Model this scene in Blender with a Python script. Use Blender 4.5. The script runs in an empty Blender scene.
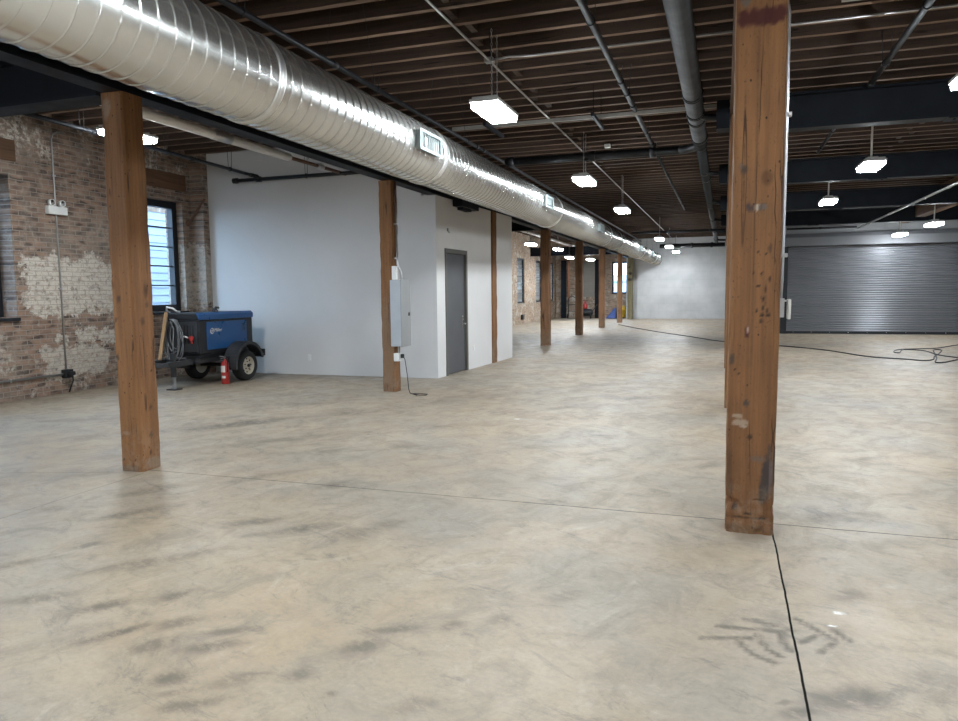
import bpy, bmesh, math, random
import numpy as np
from mathutils import Vector, Matrix, noise as mnoise
random.seed(7)
rng = np.random.default_rng(11)
SC = bpy.context.scene
COL = SC.collection
PI = math.pi

# ------------------------------------------------------------------ mesh helpers
class MB:
    def __init__(self):
        self.v = []; self.f = []; self.m = []; self.s = []
    def add(self, vs, fs, mi=0, smooth=False):
        b = len(self.v)
        self.v += [tuple(p) for p in vs]
        for q in fs:
            self.f.append(tuple(b + i for i in q)); self.m.append(mi); self.s.append(smooth)
        return self
    def box(self, x0, x1, y0, y1, z0, z1, mi=0):
        return self.add([(x0,y0,z0),(x1,y0,z0),(x1,y1,z0),(x0,y1,z0),(x0,y0,z1),(x1,y0,z1),(x1,y1,z1),(x0,y1,z1)],
                        [(0,3,2,1),(4,5,6,7),(0,1,5,4),(1,2,6,5),(2,3,7,6),(3,0,4,7)], mi)
    def bar(self, a, b, w, h, up=(0,0,1), mi=0):
        a = Vector(a); b = Vector(b); d = (b-a).normalized(); up = Vector(up)
        if abs(d.dot(up)) > .98: up = Vector((1,0,0))
        s = d.cross(up).normalized(); u = s.cross(d).normalized()
        vs = []
        for p in (a, b):
            for i, j in ((-1,-1),(1,-1),(1,1),(-1,1)):
                vs.append(p + s*(w/2*i) + u*(h/2*j))
        return self.add(vs, [(3,2,1,0),(4,5,6,7),(0,1,5,4),(1,2,6,5),(2,3,7,6),(3,0,4,7)], mi)
    def tube(self, pts, r, n=10, mi=0, cap=True, closed=False):
        P = [Vector(p) for p in pts]; N = len(P)
        rs = r if isinstance(r, (list, tuple)) else [r]*N
        T = []
        for i in range(N):
            if closed: t = P[(i+1) % N] - P[i-1]
            else: t = P[min(i+1, N-1)] - P[max(i-1, 0)]
            T.append(t.normalized())
        ref = Vector((0,0,1)) if abs(T[0].z) < .9 else Vector((1,0,0))
        u = (ref - T[0]*ref.dot(T[0])).normalized(); vs = []
        for i in range(N):
            u = (u - T[i]*u.dot(T[i])).normalized(); w = T[i].cross(u)
            for k in range(n):
                a = 2*PI*k/n
                vs.append(P[i] + (u*math.cos(a) + w*math.sin(a))*rs[i])
        fs = []
        for i in range(N if closed else N-1):
            j = (i+1) % N
            for k in range(n):
                l = (k+1) % n
                fs.append((i*n+k, i*n+l, j*n+l, j*n+k))
        self.add(vs, fs, mi, True)
        if cap and not closed:
            b = len(self.v) - len(vs)
            self.f.append(tuple(b+k for k in reversed(range(n)))); self.m.append(mi); self.s.append(False)
            self.f.append(tuple(b+(N-1)*n+k for k in range(n))); self.m.append(mi); self.s.append(False)
        return self
    def lathe(self, c, prof, axis='z', n=28, mi=0, smooth=True, cap=True):
        # prof: (radius, height) along axis from c
        vs = []
        for r, h in prof:
            for k in range(n):
                a = 2*PI*k/n; p, q = r*math.cos(a), r*math.sin(a)
                if axis == 'z': vs.append((c[0]+p, c[1]+q, c[2]+h))
                elif axis == 'x': vs.append((c[0]+h, c[1]+p, c[2]+q))
                else: vs.append((c[0]+q, c[1]+h, c[2]+p))
        fs = []
        for i in range(len(prof)-1):
            for k in range(n):
                l = (k+1) % n
                fs.append((i*n+k, i*n+l, (i+1)*n+l, (i+1)*n+k))
        self.add(vs, fs, mi, smooth); b = len(self.v)-len(vs)
        if not cap: return self
        if prof[0][0] > 1e-6: self.f.append(tuple(b+k for k in reversed(range(n)))); self.m.append(mi); self.s.append(False)
        if prof[-1][0] > 1e-6: self.f.append(tuple(b+(len(prof)-1)*n+k for k in range(n))); self.m.append(mi); self.s.append(False)
        return self
    def prism(self, pts, a, b, axis='y', mi=0):
        # polygon pts in the plane across axis, extruded a..b
        n = len(pts); vs = []
        for h in (a, b):
            for p, q in pts:
                vs.append((p, h, q) if axis == 'y' else ((h, p, q) if axis == 'x' else (p, q, h)))
        fs = [tuple(range(n)), tuple(reversed(range(n, 2*n)))] + [(i, i+n, (i+1) % n + n, (i+1) % n) for i in range(n)]
        return self.add(vs, fs, mi)

ORG = {}
def obj(name, mb, mats, parent=None, origin=None, bevel=0, seg=2):
    vs = np.array(mb.v, float)
    if parent is not None: o0 = Vector(ORG[parent.name])
    elif origin is not None: o0 = Vector(origin)
    else:
        lo, hi = vs.min(0), vs.max(0); o0 = Vector(((lo[0]+hi[0])/2, (lo[1]+hi[1])/2, lo[2]))
    vs = vs - np.array(o0)
    me = bpy.data.meshes.new(name)
    me.from_pydata(vs.tolist(), [], mb.f)
    me.polygons.foreach_set('material_index', mb.m); me.polygons.foreach_set('use_smooth', mb.s)
    for m in (mats if isinstance(mats, (list, tuple)) else [mats]): me.materials.append(m)
    bm = bmesh.new(); bm.from_mesh(me); bmesh.ops.recalc_face_normals(bm, faces=bm.faces); bm.to_mesh(me); bm.free()
    me.update()
    ob = bpy.data.objects.new(name, me); COL.objects.link(ob)
    if parent is not None: ob.parent = parent
    else: ob.location = o0
    ORG[ob.name] = tuple(o0)
    if bevel:
        b = ob.modifiers.new('bevel', 'BEVEL'); b.width = bevel; b.segments = seg; b.limit_method = 'ANGLE'; b.angle_limit = math.radians(40)
    return ob
def tag(o, label, cat, group=None, kind=None):
    o['label'] = label; o['category'] = cat
    if group: o['group'] = group
    if kind: o['kind'] = kind
    return o
def struct(name, mb, mats, **k):
    o = obj(name, mb, mats, origin=(0,0,0), **k); o['kind'] = 'structure'; return o
def thing(name, loc, label, cat, group=None):
    e = bpy.data.objects.new(name, None); COL.objects.link(e); e.location = loc; e.empty_display_size = .2
    ORG[e.name] = tuple(loc)
    return tag(e, label, cat, group)
def dup(root, loc, label=None):
    r = root.copy(); COL.objects.link(r); r.location = loc
    if label: r['label'] = label
    for ch in list(root.children):
        c = ch.copy(); COL.objects.link(c); c.parent = r
        for g in list(ch.children):
            d = g.copy(); COL.objects.link(d); d.parent = c
    return r
ORD = ['first','second','third','fourth','fifth','sixth','seventh','eighth','ninth','tenth']

# ------------------------------------------------------------------ node helpers
class NT:
    def __init__(self, name):
        self.m = bpy.data.materials.new(name); self.m.use_nodes = True
        self.t = self.m.node_tree; self.b = self.t.nodes['Principled BSDF']
    def n(self, typ, ins=None, **at):
        x = self.t.nodes.new(typ)
        for k, v in at.items(): setattr(x, k, v)
        for k, v in (ins or {}).items():
            if hasattr(v, 'is_output') or isinstance(v, bpy.types.NodeSocket): self.t.links.new(v, x.inputs[k])
            else: x.inputs[k].default_value = v
        return x
    def math(self, op, a, b=0.0, c=None, clamp=False):
        d = {0: a, 1: b}
        if c is not None: d[2] = c
        return self.n('ShaderNodeMath', d, operation=op, use_clamp=clamp).outputs[0]
    def obj(self, offs=False):
        o = self.n('ShaderNodeTexCoord').outputs['Object']
        if offs:
            r = self.n('ShaderNodeObjectInfo').outputs['Random']
            s = self.math('MULTIPLY', r, 37.0)
            cb = self.n('ShaderNodeCombineXYZ', {0: s, 1: s, 2: s}).outputs[0]
            o = self.n('ShaderNodeVectorMath', {0: o, 1: cb}, operation='ADD').outputs[0]
        return o
    def scale(self, v, s):
        return self.n('ShaderNodeVectorMath', {0: v, 1: s}, operation='MULTIPLY').outputs[0]
    def noise(self, v, scale=1.0, detail=4.0, rough=.55, dist=0.0):
        return self.n('ShaderNodeTexNoise', {'Vector': v, 'Scale': scale, 'Detail': detail, 'Roughness': rough, 'Distortion': dist}).outputs['Fac']
    def ramp(self, f, a, b, o0=0.0, o1=1.0):
        return self.n('ShaderNodeMapRange', {0: f, 1: a, 2: b, 3: o0, 4: o1}, interpolation_type='SMOOTHSTEP').outputs[0]
    def mix(self, f, a, b, mode='MIX'):
        x = self.n('ShaderNodeMix', data_type='RGBA', blend_type=mode)
        for i, v in ((0, f), (6, a), (7, b)):
            if isinstance(v, bpy.types.NodeSocket): self.t.links.new(v, x.inputs[i])
            elif i: x.inputs[i].default_value = (*v[:3], 1)
            else: x.inputs[i].default_value = v
        return x.outputs[2]
    def bump(self, h, strength=.3, dist=.01):
        x = self.n('ShaderNodeBump', {'Height': h, 'Strength': strength, 'Distance': dist})
        self.t.links.new(x.outputs[0], self.b.inputs['Normal'])
    def set(self, **k):
        names = dict(color='Base Color', rough='Roughness', metal='Metallic', spec='Specular IOR Level', emit='Emission Color', estr='Emission Strength')
        for a, v in k.items():
            s = self.b.inputs[names[a]]
            if isinstance(v, bpy.types.NodeSocket): self.t.links.new(v, s)
            elif a in ('color', 'emit'): s.default_value = (*v, 1)
            else: s.default_value = v
        return self.m
def srgb(*c):
    return tuple((x/255/12.92 if x/255 <= .04045 else ((x/255+.055)/1.055)**2.4) for x in c)
def simple(name, c, rough=.6, metal=0.0, var=.12, sc=6.0, spec=.4):
    t = NT(name); v = t.obj(True)
    f = t.noise(v, sc, 5)
    k = t.ramp(f, .3, .7, 1-var, 1+var)
    col = t.mix(1.0, c, t.n('ShaderNodeCombineColor', {0: k, 1: k, 2: k}).outputs[0], 'MULTIPLY')
    return t.set(color=col, rough=t.ramp(f, .3, .7, max(0, rough-.06), min(1, rough+.06)), metal=metal, spec=spec)

# ------------------------------------------------------------------ materials
def brick_mat(name, plane, patch=None, worn=.35, ns=14.0, *, c1=(.24,.155,.112), c2=(.105,.076,.063)):
    t = NT(name); o = t.obj(); sp = t.n('ShaderNodeSeparateXYZ', {0: o}).outputs
    U = sp[1] if plane == 'yz' else sp[0]; Z = sp[2]
    wob = t.math('MULTIPLY', t.math('SUBTRACT', t.noise(o, 5.0, 2), .5), .018)
    uv = t.n('ShaderNodeCombineXYZ', {0: t.math('ADD', U, wob), 1: t.math('ADD', Z, wob), 2: 0.0}).outputs[0]
    br = t.n('ShaderNodeTexBrick', {'Vector': uv, 'Color1': (*c1, 1), 'Color2': (*c2, 1), 'Mortar': (.24,.20,.165,1), 'Scale': 1.0,
             'Mortar Size': .0065, 'Mortar Smooth': .3, 'Bias': -.1, 'Brick Width': .212, 'Row Height': .072})
    br.offset = .5; br.squash = 1.0
    n1 = t.noise(o, 1.3, 5, .6); n2 = t.noise(o, ns, 5, .65)
    nb = t.n('ShaderNodeTexNoise', {'Vector': t.scale(uv, (5.0, 14.0, 1.0)), 'Scale': 1.0, 'Detail': 0.0}).outputs['Fac']
    col = t.mix(t.math('MULTIPLY', t.ramp(nb, .45, .72), .5), br.outputs[0], tuple(min(1, x*1.45) for x in c1), 'MIX')
    col = t.mix(t.ramp(nb, .42, .30), col, tuple(x*.78 for x in c2))
    col = t.mix(br.outputs['Fac'], col, (.285,.245,.205))
    col = t.mix(t.math('MULTIPLY', t.ramp(t.noise(o, .8, 6, .7, .6), .45, .62), .38), col, (.34,.295,.245))
    col = t.mix(t.math('MULTIPLY', t.ramp(n1, .42, .75), .38), col, (.13,.105,.088))
    n3 = t.noise(t.scale(o, (1, 1, 2.2)), 6.0, 6, .7)
    col = t.mix(t.math('MULTIPLY', t.ramp(n3, .5, .7), .42), col, (.33,.28,.235))
    # lime and old paint left on the brick
    m = t.math('MULTIPLY', t.ramp(n2, .42, .60), t.ramp(t.noise(o, 2.2, 5, .7), .48, .66))
    low = t.ramp(Z, 2.6, .2); hi = t.math('MULTIPLY', t.ramp(Z, 3.4, 3.75), 2.2)
    m = t.math('MULTIPLY', m, t.math('ADD', worn, t.math('MULTIPLY', t.math('ADD', low, hi), .5)), clamp=True)
    if patch:
        pn = t.math('MULTIPLY', t.math('SUBTRACT', t.noise(o, 2.6, 8, .75), .5), 1.05)
        for (u0, u1, z0, z1, k) in patch:
            du = t.math('SUBTRACT', (u1-u0)/2, t.math('ABSOLUTE', t.math('SUBTRACT', U, (u0+u1)/2)))
            dz = t.math('SUBTRACT', (z1-z0)/2, t.math('ABSOLUTE', t.math('SUBTRACT', Z, (z0+z1)/2)))
            d = t.math('ADD', t.math('MINIMUM', du, dz), pn)
            pm = t.math('MULTIPLY', t.ramp(d, .0, .05), t.ramp(n2, .33, .5, .25, 1.0))
            m = t.math('MAXIMUM', m, t.math('MULTIPLY', pm, k))
    m = t.math('MULTIPLY', m, t.ramp(n3, .30, .52, .35, .92))
    pc = t.mix(br.outputs['Fac'], (.56,.51,.44), (.40,.36,.31))
    col = t.mix(m, col, pc)
    t.bump(t.math('ADD', t.math('MULTIPLY', br.outputs['Fac'], -1.0), t.math('MULTIPLY', n2, .5)), .7, .012)
    return t.set(color=col, rough=.9, spec=.2)
def wood_mat(name, dark, light, stain=True, holes=.5, grain='z', dust=.0):
    t = NT(name); o = t.obj(True); o0 = t.obj()
    st = {'z': (38, 38, 1.1), 'x': (1.1, 38, 38), 'y': (38, 1.1, 38)}[grain]
    st2 = {'z': (9, 9, .55), 'x': (.55, 9, 9), 'y': (9, .55, 9)}[grain]
    g = t.noise(t.scale(o, st), 1.0, 6, .6, .4)
    b = t.noise(t.scale(o, st2), 1.0, 4, .6, .6)
    big = t.noise(o, .9, 3)
    f = t.math('ADD', t.math('MULTIPLY', g, .4), t.math('MULTIPLY', b, .65))
    col = t.mix(t.ramp(f, .30, .74), dark, light)
    col = t.mix(t.math('MULTIPLY', t.ramp(big, .5, .75), .35), col, tuple(c*.55 for c in dark))
    # drying checks along the grain
    ck = t.n('ShaderNodeTexNoise', {'Vector': t.scale(o, tuple(s*.32 for s in st)), 'Scale': 1.0, 'Detail': 1.0}).outputs['Fac']
    line = t.math('SUBTRACT', 1.0, t.ramp(t.math('ABSOLUTE', t.math('SUBTRACT', ck, .5)), .004, .016))
    line = t.math('MULTIPLY', line, t.ramp(t.noise(o, 1.7, 2), .5, .6))
    col = t.mix(t.math('MULTIPLY', line, .8), col, tuple(c*.22 for c in dark))
    if holes:
        vo = t.n('ShaderNodeTexVoronoi', {'Vector': t.scale(o, (1,1,.7) if grain == 'z' else (1,1,1)), 'Scale': 22.0, 'Randomness': 1.0})
        hd = t.math('MULTIPLY', t.math('SUBTRACT', 1.0, t.ramp(vo.outputs['Distance'], .08, .17)), t.ramp(t.noise(o, 5.2, 3), .48, .56))
        col = t.mix(t.math('MULTIPLY', hd, holes), col, (.012,.008,.006))
        vk = t.n('ShaderNodeTexVoronoi', {'Vector': t.scale(o, (1,1,.75) if grain == 'z' else (1,1,1)), 'Scale': 2.6, 'Randomness': 1.0})
        kn = t.math('SUBTRACT', 1.0, t.ramp(vk.outputs['Distance'], .05, .12))
        col = t.mix(t.math('MULTIPLY', kn, .55), col, tuple(c*.4 for c in dark))
    if stain:
        a = t.n('ShaderNodeAttribute', attribute_name='stain')
        col = t.mix(a.outputs['Alpha'], col, a.outputs['Color'])
    fs_ = t.noise(t.scale(o, (1, 1, .5)), 70.0, 4, .7)
    col = t.mix(t.ramp(fs_, .56, .72, 0, .5), col, tuple(c*.35 for c in dark))
    if dust:
        z = t.n('ShaderNodeSeparateXYZ', {0: o0}).outputs[2]
        dm = t.math('MULTIPLY', t.ramp(t.noise(o, 9.0, 5, .7), .45, .62), t.ramp(z, .5, .0, 0, dust))
        col = t.mix(dm, col, (.30,.26,.21))
    t.bump(t.math('ADD', g, t.math('MULTIPLY', line, -1.5)), .35, .006)
    return t.set(color=col, rough=.72, spec=.25)
def concrete_floor():
    t = NT('worn_concrete'); o = t.obj(); sp = t.n('ShaderNodeSeparateXYZ', {0: o}).outputs
    rot = t.n('ShaderNodeVectorRotate', {0: o, 'Angle': .45}, rotation_type='Z_AXIS').outputs[0]
    a = t.noise(o, .55, 5, .6, .3); b = t.noise(t.scale(rot, (1.2, 2.0, 1)), .9, 8, .7, .8)
    c = t.noise(t.scale(rot, (1.5, 1.1, 1)), 2.4, 10, .75, .7); d = t.noise(o, 38.0, 5, .7)
    col = t.mix(t.ramp(a, .36, .64), (.340,.258,.172), (.290,.248,.198))
    col = t.mix(t.math('MULTIPLY', t.ramp(b, .44, .66), .6), col, (.39,.31,.22))
    col = t.mix(t.math('MULTIPLY', t.ramp(c, .46, .66), .55), col, (.208,.182,.150))
    e = t.noise(t.scale(rot, (1.0, 2.0, 1)), 1.7, 10, .77, 1.4)
    col = t.mix(t.math('MULTIPLY', t.ramp(e, .53, .66), .62), col, (.130,.116,.100))
    w = t.noise(t.scale(rot, (2.0, 1.0, 1)), 1.6, 10, .77, 1.0)
    col = t.mix(t.math('MULTIPLY', t.ramp(w, .54, .70), .5), col, (.45,.385,.30))
    h = t.noise(t.scale(rot, (1.0, 1.6, 1)), 9.0, 8, .75, .6)
    col = t.mix(t.math('MULTIPLY', t.ramp(h, .50, .68), .40), col, (.165,.15,.132))
    col = t.mix(t.math('MULTIPLY', t.ramp(h, .46, .30), .30), col, (.44,.38,.30))
    col = t.mix(t.ramp(d, .35, .65, .0, .22), col, (.17,.155,.135))
    # saw-cut joints
    def line(co, at, half, lo=None, hi=None, oc=None, slope=None):
        p = t.math('SUBTRACT', co, at)
        if slope: p = t.math('SUBTRACT', p, t.math('MULTIPLY', slope[0], slope[1]))
        wv = t.math('MULTIPLY', t.math('SUBTRACT', t.noise(o, 2.5, 3), .5), .02)
        k = t.math('SUBTRACT', 1.0, t.ramp(t.math('ABSOLUTE', t.math('ADD', p, wv)), half*.6, half*1.3))
        if lo is not None: k = t.math('MULTIPLY', k, t.math('GREATER_THAN', oc, lo))
        if hi is not None: k = t.math('MULTIPLY', k, t.math('LESS_THAN', oc, hi))
        return k
    X, Y = sp[0], sp[1]
    j1 = line(X, .315, .0055, None, 4.70, Y)
    j2 = t.math('MULTIPLY', line(Y, 4.85, .008, -4.7, None, X), .62)
    j3 = t.math('MULTIPLY', line(X, -4.62, .007, None, 4.75, Y), .4)
    j4 = t.math('MULTIPLY', line(Y, 6.305, .008, None, -4.9, X, slope=(X, .327)), .4)
    j5 = t.math('MULTIPLY', line(Y, 14.5, .012), .3)
    j6 = t.math('MULTIPLY', line(X, -4.62, .008, 15.7, None, Y), .4)
    j = t.math('MAXIMUM', t.math('MAXIMUM', j1, j2), t.math('MAXIMUM', t.math('MAXIMUM', j3, j4), t.math('MAXIMUM', j5, j6)))
    at = t.n('ShaderNodeAttribute', attribute_name='stain')
    brk = t.ramp(t.noise(t.scale(rot, (1, 1.8, 1)), 7.0, 8, .78), .38, .54, .30, 1.0)
    col = t.mix(t.math('MULTIPLY', at.outputs['Alpha'], brk), col, at.outputs['Color'])
    col = t.mix(j, col, (.012,.011,.010))
    t.bump(t.math('ADD', t.math('MULTIPLY', c, .6), t.math('ADD', t.math('MULTIPLY', d, .3), t.math('MULTIPLY', j, -1.5))), .25, .01)
    return t.set(color=col, rough=t.ramp(c, .35, .7, .42, .64), spec=t.math('MULTIPLY', t.math('SUBTRACT', 1.0, j), .38))
def galv(name, base=(.68,.68,.65), rough=.24):
    t = NT(name); o = t.obj()
    n = t.noise(o, 1.6, 3)
    k = t.math('MULTIPLY', n, .3)
    kk = t.math('ADD', k, .82)
    col = t.mix(1.0, base, t.n('ShaderNodeCombineColor', {0: kk, 1: kk, 2: kk}).outputs[0], 'MULTIPLY')
    return t.set(color=col, metal=.92, rough=rough)
def plaster(name, c, blot=.06, seams=None):
    t = NT(name); o = t.obj(); f = t.noise(o, .8, 5, .6); g = t.noise(o, 60, 3)
    k = t.ramp(f, .3, .7, 1-blot, 1+blot*.4)
    col = t.mix(1.0, c, t.n('ShaderNodeCombineColor', {0: k, 1: k, 2: k}).outputs[0], 'MULTIPLY')
    if seams:
        sp = t.n('ShaderNodeSeparateXYZ', {0: o}).outputs
        br = t.n('ShaderNodeTexBrick', {'Vector': t.n('ShaderNodeCombineXYZ', {0: sp[0], 1: sp[2], 2: 0.0}).outputs[0], 'Color1': (1,1,1,1), 'Color2': (.93,.93,.94,1), 'Mortar': (.8,.8,.8,1),
                  'Scale': 1.0, 'Mortar Size': .006, 'Brick Width': seams[0], 'Row Height': seams[1]})
        br.offset = .5
        col = t.mix(.6, col, br.outputs[0], 'MULTIPLY')
    t.bump(g, .06, .004)
    return t.set(color=col, rough=.75, spec=.25)
def glass_mat():
    t = NT('window_glass'); t.t.nodes.remove(t.b)
    tr = t.n('ShaderNodeBsdfTransparent', {0: (.93,.96,.98,1)}).outputs[0]
    gl = t.n('ShaderNodeBsdfGlossy', {'Roughness': .03}).outputs[0]
    lw = t.n('ShaderNodeLayerWeight', {0: .3}).outputs['Facing']
    fr = t.math('ADD', .03, t.math('MULTIPLY', t.math('POWER', lw, 5.0), .12))
    mx = t.n('ShaderNodeMixShader', {0: fr, 1: tr, 2: gl}).outputs[0]
    t.t.links.new(mx, t.t.nodes['Material Output'].inputs[0]); return t.m
def lamp_mat(name, c, s):
    t = NT(name); return t.set(color=(.9,.9,.9), emit=c, estr=s, rough=.4)

M = {}
M['brick'] = brick_mat('old_brick_side', 'yz', patch=[(7.85,9.6,1.2,2.12,1.0),(8.3,9.6,.75,1.0,.95),(8.1,9.3,.2,.75,.8),(7.75,8.2,1.35,1.65,.6),(10.9,11.7,1.3,2.4,.55)], worn=.3)
M['brick_far_side'] = brick_mat('old_brick_far_side', 'yz', None, 1.6, 5.0, c1=(.42,.30,.215), c2=(.32,.225,.165))
M['brick_end'] = brick_mat('old_brick_end', 'xz', None, 1.5, 5.0, c1=(.40,.285,.205), c2=(.30,.21,.155))
M['floor'] = concrete_floor()
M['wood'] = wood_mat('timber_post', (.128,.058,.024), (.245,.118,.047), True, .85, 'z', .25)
M['wood_pale'] = wood_mat('pale_timber_post', (.175,.088,.045), (.31,.165,.088), True, .7, 'z', .5)  # same timber, colour brightened to stand in for light on the far columns
M['girder'] = wood_mat('timber_girder', (.06,.030,.017), (.13,.068,.036), False, 0, 'y')
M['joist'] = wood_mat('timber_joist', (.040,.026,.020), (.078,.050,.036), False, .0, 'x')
M['joist_edge'] = wood_mat('timber_joist_edge', (.105,.064,.044), (.21,.135,.092), False, .0, 'x')  # paler bare bottom edge; its contrast to the sides also paints light from below
M['deck'] = wood_mat('deck_boards', (.026,.017,.013), (.052,.034,.026), False, 0, 'y')
M['lintel'] = wood_mat('timber_lintel', (.085,.045,.025), (.17,.095,.055), False, .2, 'y')
M['drywall'] = plaster('white_drywall', (.60,.592,.585), .04)
M['whitewall'] = plaster('white_painted_block', (.50,.505,.51), .16, (.8,.4))
M['greywall'] = plaster('grey_wall', (.30,.30,.305), .06)
M['block'] = plaster('grey_concrete_block', (.30,.28,.25), .12, (.41,.205))
M['black_steel'] = simple('black_painted_steel', (.009,.011,.015), .6, .0, .2, 4, .12)
M['black_pipe'] = simple('black_iron_pipe', (.012,.013,.016), .45, .2, .2, 5)
M['grey_pipe'] = simple('grey_cast_pipe', (.024,.027,.030), .55, .1, .15, 5, .2)
M['emt'] = simple('galvanized_conduit', (.50,.50,.50), .35, .85, .08, 9)
M['galv'] = galv('galvanized_duct')
M['galv2'] = galv('galvanized_trim', (.75,.75,.73), .38)
M['dull_bar'] = simple('dull_painted_bar', (.25,.24,.22), .6, 0, .12, 5)
M['register'] = simple('register_grey', (.17,.20,.20), .5, .1, .05, 5)
M['white_pvc'] = simple('white_pipe_jacket', (.74,.72,.68), .55, 0, .06, 3)
M['rust_pipe'] = simple('rusty_pipe', (.15,.085,.06), .7, .3, .3, 6)
M['copper'] = simple('copper_pipe', (.55,.25,.15), .4, .6, .1, 6)
M['white_plastic'] = simple('white_plastic', (.68,.68,.66), .4, 0, .04, 6)
M['grey_panel'] = simple('grey_enamel', (.30,.31,.315), .45, .2, .05, 4)
M['panel_side'] = simple('pale_grey_enamel', (.36,.385,.41), .45, .2, .05, 4)
M['door'] = simple('dark_grey_door_paint', (.078,.080,.086), .5, 0, .05, 2)
M['door_frame'] = simple('bronze_grey_frame_paint', (.10,.096,.086), .5, 0, .06, 3)
M['frame'] = simple('black_window_frame', (.012,.014,.018), .45, .2, .1, 4)
M['glass'] = glass_mat()
M['chrome'] = simple('brushed_chrome', (.7,.7,.7), .25, 1, .04, 12)
M['shutter'] = simple('grey_shutter_paint', (.155,.158,.172), .36, .35, .05, 3)
M['shutter_dark'] = simple('dark_shutter_steel', (.016,.018,.022), .5, .2, .1, 3)
M['hood'] = simple('grey_hood_steel', (.17,.175,.185), .65, .1, .06, 2)
M['lamp'] = lamp_mat('led_lens', (.88,.95,1.0), 185)
M['lamp_body'] = simple('white_fixture_paint', (.55,.55,.55), .4, 0, .03, 5)
M['rubber'] = simple('black_rubber', (.017,.017,.018), .75, 0, .15, 10)
M['cord'] = simple('black_cord', (.014,.014,.016), .55, 0, .1, 10)
M['blue'] = simple('blue_enamel', (.011,.075,.225), .32, 0, .05, 2, .5)
M['welder_black'] = simple('black_enamel', (.017,.018,.021), .45, .1, .12, 4)
M['fender'] = simple('dark_grey_steel', (.05,.052,.056), .5, .4, .12, 4)
M['rim'] = simple('cream_wheel_rim', (.50,.455,.37), .45, .2, .08, 9)
M['red'] = simple('red_enamel', (.36,.024,.020), .32, 0, .06, 5, .5)
M['yellow'] = simple('yellow_plastic', (.72,.47,.02), .5, 0, .06, 5)
M['bluebin'] = simple('blue_plastic', (.03,.07,.28), .5, 0, .08, 5)
M['label'] = simple('white_sticker', (.6,.58,.55), .5, 0, .05, 15)
M['handle_wood'] = simple('bare_wood_handle', (.30,.18,.085), .6, 0, .15, 8)
M['hose'] = simple('grey_cable_jacket', (.15,.155,.16), .55, 0, .15, 12)
M['siding'] = simple('pale_clapboard', (.30,.34,.40), .7, 0, .05, 1)
M['outbrick'] = brick_mat('outdoor_brick', 'yz', None, .1, c1=(.26,.16,.10), c2=(.20,.12,.08))
M['asphalt'] = simple('asphalt', (.10,.10,.10), .9, 0, .2, 3)

# ------------------------------------------------------------------ floor
SM = [(-4.45,3.74,.03,.04,.07,.5),(-4.14,4.32,.13,.06,.07,.45),(-3.86,3.82,.15,.07,.06,.5),(-3.61,3.24,.05,.03,.04,.6),(-3.75,2.88,.07,.04,.05,.45),(-3.17,2.59,.1,.05,.05,.5),(-2.82,2.6,.07,.04,.04,.6),(-2.56,2.81,.05,.03,.04,.55),(-2.54,2.39,.1,.04,.03,.7),(-2.35,2.56,.06,.03,.05,.55),(-2.29,2.36,.07,.04,.05,.5),(-2.07,2.56,.07,.03,.03,.5),(-2.05,2.42,.07,.03,.04,.6),(-2.03,2.16,.04,.03,.05,.6),(-1.94,2.08,.05,.02,.02,.45),(-1.83,2.03,.07,.03,.03,.5),(-1.78,2.23,.07,.03,.04,.4),(-1.56,2.34,.03,.02,.04,.45),(-2.92,3.91,.12,.05,.06,.55),(-2.73,3.7,.07,.03,.04,.4),(-2.5,3.91,.14,.06,.07,.55),(-3.02,3.15,.23,.09,.06,.4),(-3.58,4.92,.23,.09,.07,.4),(-2.85,4.88,.1,.05,.08,.5),(-2.88,6.36,.13,.07,.11,.4),(-1.37,2.8,.08,.03,.03,.55),(-1.13,2.92,.03,.02,.04,.5),(-.95,3.04,.04,.02,.04,.4),(-1.43,2.62,.05,.03,.05,.55),(-2.03,4.13,.07,.04,.08,.4),(-2.14,3.88,.06,.05,.1,.35),(-.71,3.38,.06,.04,.06,.3),(-1.37,2.25,.02,.01,.02,.5),(-1.04,2.28,.06,.03,.04,.35),(.61,3.79,.06,.03,.06,.45),(.45,2.79,.11,.05,.07,.55),(.29,2.66,.05,.02,.03,.6),(.24,2.71,.02,.01,.01,.6),(.79,3.01,.08,.05,.1,.3),(-5.29,6.92,.41,.15,.14,.7),(-5.57,6.58,.26,.1,.08,.4),(-5.95,6.24,.2,.08,.09,.35),(-7.37,6.62,.46,.16,.11,.35),(-6.55,5.62,.49,.17,.1,.35),(-5.45,8.42,.38,.14,.12,.35),(-4.59,7.74,.47,.16,.1,.4),(-4.3,6.26,.39,.14,.09,.4),(-3.6,5.88,.27,.1,.08,.4),(-2.97,7.37,.15,.07,.08,.4),(-.99,6.72,.18,.07,.06,.35),(-1.84,11.38,.45,.14,.12,.35),(-1.08,10.13,.26,.09,.1,.4),(-1.97,9.0,.22,.08,.08,.4),(-.08,6.33,.1,.04,.06,.5),(1.25,7.02,.09,.04,.05,.5),(.76,16.46,.37,.16,.31,.5),(-.65,22.31,1.4,.38,.59,.3),(2.43,20.86,.75,.23,.37,.35),(3.18,17.22,.61,.22,.38,.4),(-3.27,12.45,1.03,.31,.23,.2),(-3.65,9.07,.78,.25,.17,.3)]
TM = [(.005,3.264,.233,3.289),(.122,3.381,.322,3.325),(-.058,3.13,.141,3.192),(.092,3.133,.151,3.041),(.151,3.041,.223,2.998),(.166,3.23,.2,3.114),(.2,3.114,.249,3.062),(.265,3.299,.268,3.189),(.268,3.189,.294,3.127),(.345,3.443,.473,3.29),(.343,3.213,.405,3.294),(.411,3.147,.475,3.247),(.491,3.37,.541,3.293)]
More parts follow.
